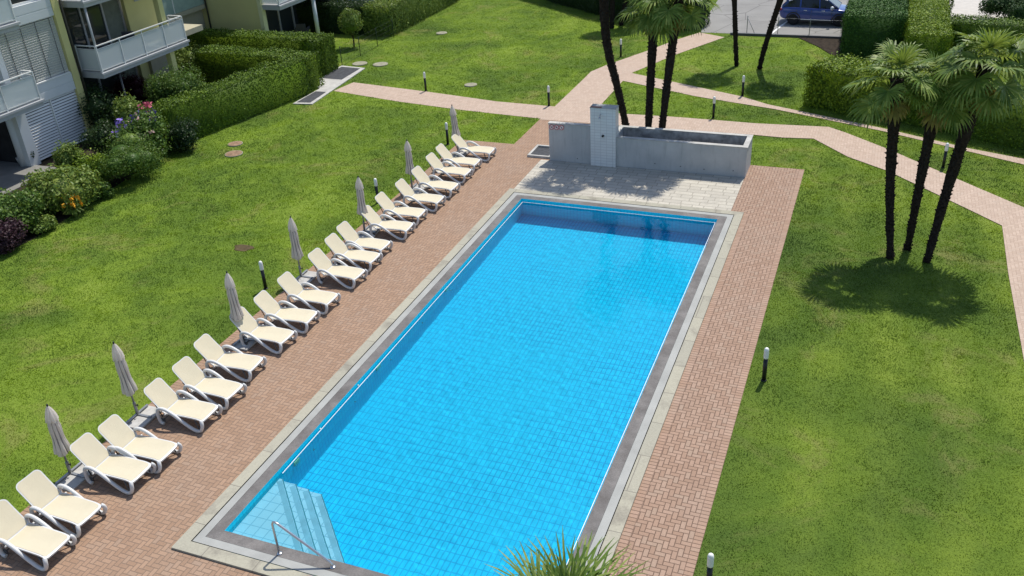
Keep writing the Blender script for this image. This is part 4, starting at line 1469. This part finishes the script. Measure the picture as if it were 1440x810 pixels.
# topiary tree on the left lawn
x, y = at(498, 66)
tr_ = tag(empty('standard_tree', (x, y, 0)), 'small round topped tree on a thin stem by the wire fence', 'tree')
MB().tube([(0, 0, 0), (.03, 0, .4), (0, .02, 0.9), (0, 0, 1.2)], [.05, .045, .04, .03], 8).tube([(0, 0, .5), (-.15, .05, .95), (-.3, .1, 1.3)], [.03, .022, .015], 6).tube([(0, 0, .5), (.18, -.05, .9), (.32, -.05, 1.3)], [.03, .022, .015], 6).build('trunk', m_wood, tr_)
rg = np.random.default_rng(77)
P, N = [], []
for k in range(26):
    u = unit(rg.normal(size=3))
    c_ = np.array([u[0] * .50, u[1] * .50, 1.55 + u[2] * .55])
    q = unit(rg.normal(size=(150, 3)))
    P.append(c_ + q * rg.uniform(.18, .34)); N.append(q)
V = leaf_quads(np.vstack(P), np.vstack(N), .085, .6, .8, rg=rg)
np_mesh('crown', V, 4, m_bush_l, tr_, False, ([tuple(np.array([0, 0, 1.5]) + v * np.array([.55, .55, .62])) for v in ICO[0]], ICO[1]))

# wire fences
m_fence = plain('dark_green_fence_metal', (0.03, 0.045, 0.035), 0.5)
def fence(name, label, pts, h, step=2.1, posts=True, wires=5, brace=None, mat=None):
    root = tag(empty(name, (pts[0][0], pts[0][1], 0)), label, 'fence')
    P = [np.array([q[0] - pts[0][0], q[1] - pts[0][1], 0]) for q in pts]
    ww = MB()
    for a, b in zip(P, P[1:]):
        L = np.linalg.norm(b - a)
        n = max(1, int(round(L / step)))
        for k in range(n + 1):
            q = a + (b - a) * k / n
            MB().lathe([(0.022, 0), (0.022, h), (.012, h + .02)], 8, tuple(q)).build('post', mat or m_fence, root)
        for k in range(wires):
            z = 0.06 + (h - .08) * k / (wires - 1)
            ww.tube([tuple(a + np.array([0, 0, z])), tuple(b + np.array([0, 0, z]))], 0.0035, 4, False)
    ww.build('wire', mat or m_fence, root)
    if brace:
        a, b = brace
        MB().tube([(a[0] - pts[0][0], a[1] - pts[0][1], h * .9), (b[0] - pts[0][0], b[1] - pts[0][1], .02)], 0.016, 6).build('brace', mat or m_fence, root)
    return root


fence('wire_fence', 'low dark wire fence with thin posts beside the small round tree', [(-16.47, 32.8), (-16.55, 39.2)], 1.1, 2.15)
fence('wire_fence', 'thin grey wire fence along the near edge of the parking lot', [at(1050, 47), (9.6, 42.95)], 1.0, 1.9, True, 3, (at(1050, 47), at(1061, 47.5)), m_polegrey)


# ------------------------------------------------------------------ apartment building
bd = tag(empty('apartment_building', (-24, 25, 0)), 'pale yellow and white apartment building with glass balconies', 'building')
def bc(mb, name, mat, par=bd, bevel=0.0):
    o = mb.build(name, mat, par, bevel)
    if par is bd:
        o.location = -bd.location
    return o


# white front section, facing the pool (plane x = -22)
wl = MB()
wl.box(-22.30, -22.0, 15.80, 16.32, 0, 2.45)
wl.box(-22.30, -22.0, 13.0, 19.30, 2.452, 2.82).box(-22.30, -22.015, 13.0, 19.30, 2.822, 2.86).box(-22.30, -22.0, 13.0, 19.30, 2.862, 3.215)
wl.box(-22.30, -22.0, 13.0, 19.30, 5.73, 6.07).box(-22.30, -22.015, 13.0, 19.30, 6.072, 6.11).box(-22.30, -22.0, 13.0, 19.30, 6.112, 6.47)
wl.box(-22.30, -22.0, 15.85, 16.15, 3.217, 5.728)
wl.box(-22.30, -22.0, 18.95, 19.30, 6.472, 9.5)
bc(wl, 'wall', m_wallwhite, bd, 0.004)
bc(MB().box(-22.36, -21.96, 19.302, 19.66, -.05, 9.5), 'wall', m_wallyellow)
# louvred ground floor screen
fr_ = bc(MB().box(-22.28, -22.2, 16.322, 19.3, 0, 2.45), 'louvre_screen', m_dark)
lv_ = MB()
for k in range(19):
    z = 0.12 + k * 0.124
    lv_.obox((-22.10, 17.81, z + .03), (0.6, 0, -0.8), (0, 1, 0), (0.8, 0, 0.6), 0.045, 1.48, 0.007)
lv_.build('louvre_slats', m_trim, fr_)
lv_ = MB().box(-22.16, -22.05, 17.78, 17.84, 0.05, 2.44).build('louvre_post', m_trim, fr_)


def window_shutter(y0, y1, z0, z1, x=-22.0, slats=24, tapes=4):
    wf = MB()
    wf.box(x - .20, x - .12, y0, y0 + .06, z0, z1).box(x - .20, x - .12, y1 - .06, y1, z0, z1).box(x - .20, x - .12, y0 + .062, y1 - .062, z1 - .06, z1).box(x - .20, x + .03, y0 + .062, y1 - .062, z0, z0 + .05)
    wf = bc(wf, 'window', m_trim)
    sh = MB()
    for k in range(slats):
        z = z0 + .08 + (z1 - z0 - .15) * (k + .5) / slats
        sh.obox((x - .075, (y0 + y1) / 2, z), (0.45, 0, 0.89), (0, 1, 0), (0.89, 0, -0.45), (z1 - z0) / slats * .53, (y1 - y0) / 2 - .065, 0.006)
    sh.build('shutter', m_shutter, wf)
    tp_ = MB()
    for k in range(tapes):
        y = y0 + (y1 - y0) * (k + .6) / tapes
        tp_.box(x - .042, x - .036, y - .012, y + .012, z0 + .06, z1 - .06)
    tp_.build('shutter_tape', m_dkgrey, wf)
    MB().box(x - .19, x - .18, y0 + .06, y1 - .06, z0 + .05, z1 - .06).build('pane', m_glass, wf)
    return wf


window_shutter(16.152, 19.298, 3.22, 5.726)
up_w = bc(MB().box(-22.20, -22.10, 13.0, 18.94, 6.48, 6.56).box(-22.2, -22.1, 17.35, 17.45, 6.562, 9.0).box(-22.2, -22.1, 18.86, 18.94, 6.562, 9.0), 'window', m_trim)
MB().box(-22.18, -22.16, 13.0, 18.94, 6.56, 9.0).build('pane', m_glass, up_w)

# balconies
def balcony(x0, x1, y0, y1, z, nglass, side0=True, hi=1.18):
    sb = MB()
    sb.box(x0, x1, y0, y1, z - .30, z - .02).box(x0, x1 - .07, y0 + .07, y1 - .07, z - .018, z).box(x1 - .02, x1 + .06, y0 - .06, y1 + .06, z - .13, z - .03)
    sb = bc(sb, 'balcony', m_greytrim, bd, 0.006)
    xr = x1 - 0.04
    def run(a, b, n):
        a, b = np.array(a), np.array(b)
        L = np.linalg.norm(b - a)
        d = (b - a) / L
        nrm = np.array([-d[1], d[0]])
        po = MB()
        for k in range(n + 1):
            q = a + (b - a) * k / n
            po.obox((q[0], q[1], z + hi / 2 - .05), (d[0], d[1], 0), (nrm[0], nrm[1], 0), (0, 0, 1), .022, .022, hi / 2 + .03)
        mid = (a + b) / 2
        po.obox((mid[0], mid[1], z + hi - .02), (d[0], d[1], 0), (nrm[0], nrm[1], 0), (0, 0, 1), L / 2 - .024, .03, .022)
        po.obox((mid[0], mid[1], z + hi - .17), (d[0], d[1], 0), (nrm[0], nrm[1], 0), (0, 0, 1), L / 2 - .024, .015, .015)
        po.obox((mid[0], mid[1], z + .07), (d[0], d[1], 0), (nrm[0], nrm[1], 0), (0, 0, 1), L / 2 - .024, .015, .02)
        po.build('railing', m_trim, sb)
        for k in range(n):
            p0, p1 = a + (b - a) * (k + .03) / n, a + (b - a) * (k + .97) / n
            mid = (p0 + p1) / 2
            MB().obox((mid[0], mid[1], z + .54), (d[0], d[1], 0), (nrm[0], nrm[1], 0), (0, 0, 1), np.linalg.norm(p1 - p0) / 2, .006, .44).build('glass_panel', m_frost, sb)
    run((xr, y0 + .05), (xr, y1 - .05), nglass)
    if side0: run((x0 + .15, y0 + .05), (xr - .06, y0 + .05), 1)
    run((x0 + .5, y1 - .05), (xr - .06, y1 - .05), 1)
    return sb


balcony(-22.4, -21.0, 20.1, 26.05, 3.03, 4)
bc(MB().box(-25.0, -22.402, 19.9, 29.0, 2.74, 3.02), 'floor_slab', m_wallbeige)
balcony(-22.4, -21.0, 20.1, 26.05, 6.18, 4)
bc(MB().box(-25.0, -22.402, 19.9, 29.0, 5.89, 6.17), 'floor_slab', m_wallbeige)
balcony(-21.98, -20.8, 9.5, 16.38, 3.00, 4, False)
balcony(-21.98, -20.8, 9.5, 16.38, 6.20, 4, False)
balcony(-22.9, -20.9, 34.05, 40.3, 2.98, 4)
bc(MB().box(-26.4, -26.02, 28.0, 33.93, 2.72, 2.96).box(-26.4, -26.02, 28.0, 33.93, 5.9, 6.1), 'floor_slab', m_wallbeige)
gp = bc(MB().box(-26.1, -26.05, 28.0, 33.93, 3.95, 4.0).box(-26.1, -26.05, 31.2, 31.26, 2.97, 3.95).box(-26.1, -26.05, 29.0, 29.06, 2.97, 3.95), 'railing', m_trim)
MB().box(-26.08, -26.07, 28.0, 33.9, 2.97, 3.94).build('glass_panel', plain('green_tinted_glass', (0.30, 0.40, 0.36), .25), gp)
# recess walls and glazed fronts
rw = MB()
rw.box(-24.3, -24.1, 25.6, 28.0, 0, 9.5)
bc(rw, 'wall', m_wallyellow)
rw = MB()
rw.box(-27.0, -26.42, 25.0, 34.0, 0, 2.72).box(-27, -26.6, 25.0, 34.0, 2.97, 9.5)
rw.box(-24.1, -23.9, 26.2, 28.0, 0, 2.735)
bc(rw, 'wall', m_wallbeige)
dk = MB()
dk.box(-24.6, -24.5, 19.67, 25.6, 0, 2.735).box(-24.6, -24.5, 19.67, 25.6, 3.03, 5.88).box(-24.6, -24.5, 19.67, 25.6, 6.18, 9.5)
dk.box(-24.5, -22.37, 19.50, 19.66, 0, 9.5)
bc(dk, 'room_interior', m_dark)
for z0, z1 in ((3.04, 5.86), (6.2, 9.0), (0.05, 2.7)):
    gf = MB()
    for y in (19.75, 21.3, 22.9, 24.3, 25.5):
        gf.box(-24.46, -24.36, y, y + .11, z0, z1)
    gf.box(-24.46, -24.36, 19.75, 25.6, z1 - .001, z1 + .015)
    gf = bc(gf, 'glazed_door', m_greytrim)
    MB().box(-24.43, -24.42, 19.75, 25.6, z0, z1 - .01).build('pane', m_glass, gf)
    MB().box(-24.40, -24.385, 24.42, 25.48, z0 + .05, z1 - .1).build('curtain', m_curtain, gf)
    MB().box(-24.40, -24.385, 19.9, 20.9, z0 + .05, z1 - .1).build('curtain', m_curtain, gf)
bc(MB().box(-21.45, -21.15, 24.75, 25.05, 0, 2.72).box(-21.45, -21.15, 24.75, 25.05, 3.04, 5.87).box(-21.45, -21.15, 24.75, 25.05, 6.19, 9.5), 'column', m_wallyellow)
bc(MB().lathe([(0.055, 3.03), (0.055, 5.87)], 10, (-21.12, 20.22, 0)), 'post', m_greytrim)
bc(MB().lathe([(0.05, 0.0), (0.05, 2.72)], 10, (-21.35, 21.4, 0)), 'post', m_dkgrey)
bc(MB().lathe([(0.05, 0), (0.05, 9.0)], 10, (-22.02, 19.82, 0)), 'downpipe', plain('dark_bronze_pipe', (0.05, .045, .035), .5))
bc(MB().lathe([(0.05, 0), (0.05, 9.0)], 10, (-25.92, 33.82, 0)), 'downpipe', plain('dark_bronze_pipe', (0.05, .045, .035), .5))
bc(MB().box(-24.095, -24.06, 26.3, 26.75, 4.75, 5.35), 'wall_lamp', m_greytrim)
# yellow end wall of the next section
bc(MB().box(-26.4, -22.35, 33.95, 34.25, 0, 9.5), 'wall', m_wallyellow)
bc(MB().box(-22.348, -22.1, 33.93, 34.27, 0, 9.5), 'wall', plain('pale_yellow_corner', (0.62, .60, .36), .8))
bc(MB().box(-25.0, -24.9, 34.26, 41, 0, 9.5).box(-25, -21.8, 40.6, 40.8, 0, 9.5), 'room_interior', m_dark)
gf = MB()
for y in (34.5, 35.9, 37.4, 38.9, 40.3):
    gf.box(-23.6, -23.5, y, y + .11, 0.05, 2.7)
gf.box(-23.6, -23.5, 34.4, 40.5, 2.701, 2.74)
gf = bc(gf, 'glazed_door', m_greytrim)
MB().box(-23.57, -23.56, 34.4, 40.5, 0.05, 2.7).build('pane', m_glass, gf)
bc(MB().lathe([(0.13, 0), (0.13, 2.68)], 14, (-21.15, 37.9, 0)), 'column', m_wallwhite)
cx_, cy_ = at(36, 234)
bc(MB().lathe([(0.19, 0), (0.19, 2.69)], 20, (cx_, cy_, 0)), 'column', m_wallwhite)
bc(MB().box(-24.5, -24.4, 9, 16.3, 0, 9.5).box(-24.4, -22.31, 16.05, 16.2, 0, 2.44), 'room_interior', m_dark)
bc(MB().box(-22.7, -22.6, 14.2, 14.3, 0, 2.7).box(-22.7, -22.6, 12.6, 12.7, 0, 2.7), 'post', m_greytrim)
tag(MB().box(-25, -20.6, 9, 16.0, 0.009, 0.06).build('terrace_floor', plain('grey_terrace', (0.20, .195, .18), .85)), kind='structure')
bc(MB().box(-30, -27.002, 5, 46, 0, 9.5).box(-30, -22.32, 46, 46.2, 0, 9.5), 'wall', m_wallbeige)

# terrace and balcony furniture
def pot(x, y, z, label, mat, plant=False):
    r_ = tag(empty('flower_pot', (x, y, z)), label, 'flower pot')
    MB().lathe([(0.11, 0), (0.16, .26), (.17, .30), (.15, .30), (.14, .26)], 16).build('pot', mat, r_)
    if plant:
        rg = np.random.default_rng(5)
        u = unit(rg.normal(size=(260, 3)))
        np_mesh('foliage', leaf_quads(u * np.array([.2, .2, .24]) + np.array([0, 0, .48]), u, .08, .6, .8, rg=rg), 4, m_bush_d, r_)


pot(*at(31, 232), 0.06, 'white flower pot on the shaded terrace left of the round column', m_white)
pot(*at(47, 233), 0.06, 'dark pot with a small plant between the round column and the wall', m_dkgrey, True)
def table(x, y, z, label, mat, r=.5):
    t_ = tag(empty('balcony_table', (x, y, z)), label, 'table')
    MB().lathe([(r, .70), (r, .74)], 24).build('tabletop', mat, t_)
    MB().lathe([(.25, 0), (.25, .03), (.04, .05), (.04, .70)], 16).build('pedestal', m_dkgrey, t_)


table(-22.0, 21.3, 3.03, 'dark round table with things on it on the middle balcony', m_dkgrey, .55)
bx = tag(MB().box(-.25, .25, -.18, .18, 0, .22).build('storage_box', m_dkgrey, None, .02), 'dark box standing on the balcony table', 'box')
bx.location = (-22.0, 21.4, 3.77)
table(-22.3, 36.2, 0.01, 'round table on the far ground floor terrace behind the hedge', m_greytrim, .5)
def armchair(x, y, z, rz, label):
    c_ = tag(empty('garden_armchair', (x, y, z), rz), label, 'chair')
    MB().box(-.3, .3, -.3, .3, .25, .45).build('seat', m_dkgrey, c_, .03)
    MB().box(-.3, .3, .302, .42, .25, .9).build('backrest', m_dkgrey, c_, .03)
    for s_ in (-1, 1):
        MB().box(s_ * .36 - .055, s_ * .36 + .055, -.3, .42, .05, .62).build('armrest', m_dkgrey, c_, .02)


armchair(-22.6, 38.4, 0.01, R(200), 'dark garden armchair on the far ground floor terrace')
armchair(-22.4, 23.4, 3.03, R(20), 'dark armchair on the middle balcony behind the glass')
dr_ = tag(empty('drying_rack', (-21.75, 25.45, 3.03)), 'pale folding rack behind the glass at the right end of the balcony', 'rack')
MB().box(-.3, .3, -.35, .35, .62, .65).build('rack_top', m_white, dr_)
for s_ in (-1, 1):
    MB().tube([(s_ * .28, -.3, 0), (s_ * .28, .3, .62)], .012, 6).tube([(s_ * .28, .3, 0), (s_ * .28, -.3, .62)], .012, 6).build('leg', m_white, dr_)

# house beyond the far left hedge
hs = tag(empty('neighbour_house', (-22, 45, 0)), 'white house with a slatted window behind the far left hedge', 'house')
def hc(mb, name, mat, par=hs):
    o = mb.build(name, mat, par)
    if par is hs: o.location = -hs.location
    return o
hc(MB().box(-27, -17.6, 44.5, 50, 0, 6), 'wall', m_wallwhite)
wnd = hc(MB().box(-22.6, -21.2, 44.42, 44.498, .9, 2.4), 'window', m_greytrim)
sl2 = MB()
for k in range(14):
    sl2.box(-22.5, -21.3, 44.39, 44.415, 1.0 + k * .095, 1.06 + k * .095)
sl2.build('shutter', m_shutter, wnd)
hc(MB().box(-20.8, -17.9, 44.40, 44.498, .3, 2.7), 'garage_shutter', m_shutter)


# ------------------------------------------------------------------ blue car
def car():
    root = empty('parked_car', (0, 0, 0))
    tag(root, 'dark blue compact car with pale roof parked beside the square hedge', 'car')
    m_blue = plain('blue_car_paint', (0.010, 0.045, 0.25), 0.22, 0.6, var=0.04)
    m_blue.node_tree.nodes['Principled BSDF'].inputs['Coat Weight'].default_value = 0.6
    m_roof = plain('silver_white_roof_paint', (0.55, 0.58, 0.62), 0.25, 0.6, var=0.03)
    m_cg = NT('car_glass').base((0.012, 0.014, 0.017), 0.06, 0.6)
    m_ws = NT('windscreen_glass').base((0.05, 0.06, 0.065), 0.04, 0.8)
    m_tyre = plain('tyre_rubber', (0.018, 0.018, 0.019), 0.85)
    m_clad = plain('black_cladding', (0.022, 0.022, 0.024), 0.6)
    # stations along x (rear -> front): x, z bottom, z shoulder, half width bottom/shoulder
    S = [(-2.12, .55, .78, .62, .66), (-2.08, .36, .93, .74, .78), (-1.85, .26, 1.03, .85, .86), (-1.30, .22, 1.03, .89, .88), (-.4, .20, 1.00, .90, .885), (.5, .20, .98, .90, .885),
         (.95, .21, .97, .89, .88), (1.35, .22, .94, .88, .86), (1.75, .25, .87, .84, .80), (2.02, .32, .78, .75, .70), (2.14, .45, .66, .60, .58)]
    ring_n = None
    vs = []
    for (x, zb, zs, wb, ws) in S:
        zm = zb + (zs - zb) * .55
        prof_ = [(wb * .86, zb), (wb, zb + .10), (max(wb, ws) + .02, zm), (ws, zs - .04), (ws * .92, zs), (ws * .5, zs + .035)]
        row = [(x, y, z) for y, z in prof_] + [(x, -y, z) for y, z in reversed(prof_)]
        ring_n = len(row)
        vs += row
    fs = []
    for i in range(len(S) - 1):
        for k in range(ring_n):
            fs.append((i * ring_n + k, i * ring_n + (k + 1) % ring_n, (i + 1) * ring_n + (k + 1) % ring_n, (i + 1) * ring_n + k))
    fs += [tuple(range(ring_n)), tuple(reversed(range((len(S) - 1) * ring_n, len(S) * ring_n)))]
    b = MB().add(vs, fs, True).build('body', m_blue, root)
    md = b.modifiers.new('sub', 'SUBSURF'); md.levels = 2; md.render_levels = 2
    # cabin: glass house and roof
    G = [(-2.0, 1.02, .74), (-1.62, 1.36, .68), (-1.25, 1.50, .63), (-.5, 1.555, .62), (.15, 1.53, .61), (.55, 1.44, .62), (1.20, 1.0, .72)]
    vs, fs = [], []
    for (x, z, ww) in G:
        vs += [(x, .80 if z > 1.1 else ww, 1.0), (x, ww, z - .02), (x, ww * .9, z), (x, -ww * .9, z), (x, -ww, z - .02), (x, -.80 if z > 1.1 else -ww, 1.0)]
    for i in range(len(G) - 1):
        for k in range(5):
            fs.append((i * 6 + k, i * 6 + k + 1, (i + 1) * 6 + k + 1, (i + 1) * 6 + k))
    MB().add(vs, fs).build('cabin', m_cg, root)
    rf = MB()
    vs = []
    for (x, z, ww) in G[1:6]:
        vs += [(x, ww * 1.03, z - .05), (x, ww * .93, z + .012), (x, 0, z + .035), (x, -ww * .93, z + .012), (x, -ww * 1.03, z - .05)]
    fs = [(i * 5 + k, i * 5 + k + 1, (i + 1) * 5 + k + 1, (i + 1) * 5 + k) for i in range(4) for k in range(4)]
    rf.add(vs, fs, True).build('roof', m_roof, root)
    wsn = MB()
    wsn.add([(0.57, .585, 1.445), (.57, -.585, 1.445), (1.19, -.66, 1.02), (1.19, .66, 1.02)], [(0, 1, 2, 3)])
    o = wsn.build('windscreen', m_ws, root); o.location = (.012, 0, .012)
    pil = MB()
    for s_ in (-1, 1):
        for (xa, za, ya, xb, zb, yb, w_) in ((.55, 1.44, .62, 1.22, .99, .75, .035), (.10, 1.52, .615, .16, 1.0, .80, .03), (-.95, 1.52, .625, -.92, 1.0, .80, .045), (-1.62, 1.37, .68, -1.98, 1.02, .76, .10)):
            pil.obox(((xa + xb) / 2, s_ * ((ya + yb) / 2 + .012), (za + zb) / 2), (xb - xa, s_ * (yb - ya), zb - za), (1, 0, 0) if abs(xb - xa) < .2 else (0, 0, 1), (0, 1, 0), math.dist((xa, ya, za), (xb, yb, zb)) / 2, w_, .012)
    pil.build('window_pillar', m_blue, root)
    for s_ in (-1, 1):
        for xw in (-1.28, 1.30):
            w_ = MB().lathe([(.20, -.10), (.31, -.10), (.335, -.07), (.335, .07), (.31, .10), (.20, .10)], 24)
            wo = w_.build('wheel', m_tyre, root)
            wo.location = (xw, s_ * .80, .335)
            wo.rotation_euler = (R(90), 0, 0)
            rm = MB()
            rm.lathe([(.215, -.08), (.215, .09), (.19, .09), (.185, .06)], 24)
            for q in range(5):
                a = q * 2 * math.pi / 5
                for da in (-.12, .12):
                    rm.obox((math.cos(a + da * .5) * .12, math.sin(a + da * .5) * .12, -s_ * .075), (math.cos(a + da), math.sin(a + da), 0), (-math.sin(a + da), math.cos(a + da), 0), (0, 0, 1), .095, .018, .015)
            rm.lathe([(.05, -.09), (.05, .09)], 12)
            rm.build('rim', m_polegrey, wo)
            ar = MB()
            for q in range(13):
                a = R(8 + 164 * q / 12)
                ar.obox((xw + .385 * math.cos(a), s_ * .885, .335 + .385 * math.sin(a)), (-math.sin(a), 0, math.cos(a)), (0, 1, 0), (math.cos(a), 0, math.sin(a)), .056, .025, .035)
            ar.build('wheel_arch', m_clad, root)
        MB().box(-.92, .92, s_ * .90 - .02, s_ * .90 + .02, .21, .33).build('sill_cladding', m_clad, root, .01)
        MB().box(-.85, .85, s_ * .918 - .012, s_ * .918 + .012, .335, .375).build('sill_trim', m_trim, root)
        for xd in (-.62, .38):
            MB().box(xd - .09, xd + .09, s_ * .915 - .015, s_ * .915 + .015, .86, .89).build('door_handle', m_trim, root, .008)
        mr = MB().lathe([(.05, -.09), (.11, -.05), (.12, .03), (.07, .1)], 12).build('wing_mirror', m_roof, root)
        mr.location = (.86, s_ * .98, 1.05); mr.rotation_euler = (0, R(90), 0)
        MB().box(1.86, 2.0, s_ * .60 - .16, s_ * .60 + .16, .70, .80).build('headlight', m_lampwhite, root, .03)
        MB().box(-2.10, -1.94, s_ * .68 - .13, s_ * .68 + .13, .80, .93).build('tail_light', plain('red_lens', (.30, .01, .01), .2), root, .03)
    mb = MB()
    for s_ in (-1, 1):
        for xd in (-.28, .86, -1.12):
            mb.box(xd - .006, xd + .006, s_ * .905 - .012, s_ * .905 + .012, .40, .93)
    mb.build('door_seam', m_black, root)
    return root


cr = car()
cr.location = (7.98, 46.55, 0.012)
cr.rotation_euler.z = R(-2)

# ------------------------------------------------------------------ grass blades
POOLX = [(-PO - .02, -PO - .02), (PW + PO + .02, -PO - .02), (PW + PO + .02, PL + PO + .02), (-PO - .02, PL + PO + .02)]
holes = [POOLX, [(-4.80, -14), (9.56, -14), (9.56, 23.15), (7.5, 23.15), (7.5, 21.8), (0.62, 21.8), (0.62, 26.47), (-2.38, 26.47), (-2.38, 23.25), (-4.80, 23.25)],
         [(0.6, 21.7), (7.56, 21.7), (7.56, 23.22), (.6, 23.22)],
         pathA, pathB, pathC, pathD, park, bed, P_((1122, 53.5), (1186, 55.5), (1184, 82), (1168, 77), (1150, 66)), [(-15.35, 26.05), (-14.30, 26.2), (-14.85, 32.55), (-16.5, 32.75), (-16.3, 29.2)]]
cov_xy = [(at(*c[0]), .39 * c[2]) for c in COVERS] + [(at(342, 349), .27)]
VB = []
tot = 0
for (xa, xb, ya, yb) in ((-19, -4.6, -4, 32), (-4.6, 9.4, 23, 52), (-17, -4.6, 32, 52), (-24, -17, 32, 42), (9.4, 27, -3, 42)):
    dens = 750
    n = int((xb - xa) * (yb - ya) * dens)
    X, Y = rng.uniform(xa, xb, n), rng.uniform(ya, yb, n)
    P3 = np.stack([X - CAM[0], Y - CAM[1], np.full(n, -CAM[2])], 1)
    dep = P3 @ FWD
    sx, sy = 720 + F_PX * (P3 @ RGT) / dep, 405 - F_PX * (P3 @ UPV) / dep
    dist = np.linalg.norm(P3, axis=1)
    keep = (dep > 1) & (sx > -120) & (sx < 1560) & (sy > -60) & (sy < 900)
    keep &= rng.random(n) < np.clip((26 / dist) ** 1.5, 0.12, 1)
    X, Y, dist = X[keep], Y[keep], dist[keep]
    ok = np.ones(len(X), bool)
    for h_ in holes: ok &= ~inside(X, Y, h_)
    for (cx, cy), cr_ in cov_xy: ok &= (X - cx) ** 2 + (Y - cy) ** 2 > cr_ ** 2
    X, Y, dist = X[ok], Y[ok], dist[ok]
    n = len(X)
    hh = 0.012 + 0.012 * vnoise(X, Y, 2.6, 31) * vnoise(X, Y, 0.6, 32) * 1.6 + 0.024 * vnoise(X, Y, 5.5, 33) ** 1.5
    hh *= rng.uniform(.7, 1.3, n) * np.clip(dist / 24, 0.9, 1.5)
    ang = 2 * math.pi * vnoise(X, Y, 1.3, 34) * 1.5 + rng.normal(0, .9, n)
    lean = rng.uniform(.25, .95, n)
    dirx, diry = np.cos(ang), np.sin(ang)
    wd = 0.009 * np.clip(dist / 22, 0.9, 1.9)
    base = np.stack([X, Y, np.zeros(n)], 1)
    sd_ = np.stack([-diry, dirx, np.zeros(n)], 1) * wd[:, None]
    tip = base + np.stack([dirx * hh * lean, diry * hh * lean, hh], 1)
    VB.append(np.stack([base - sd_, base + sd_, tip], 1).reshape(-1, 3))
    tot += n
print('blades', tot)
gr = np_mesh('grass', np.vstack(VB), 3, m_blades)
tag(gr, 'short mown green lawn grass with tufts and dry patches', 'grass', kind='stuff')
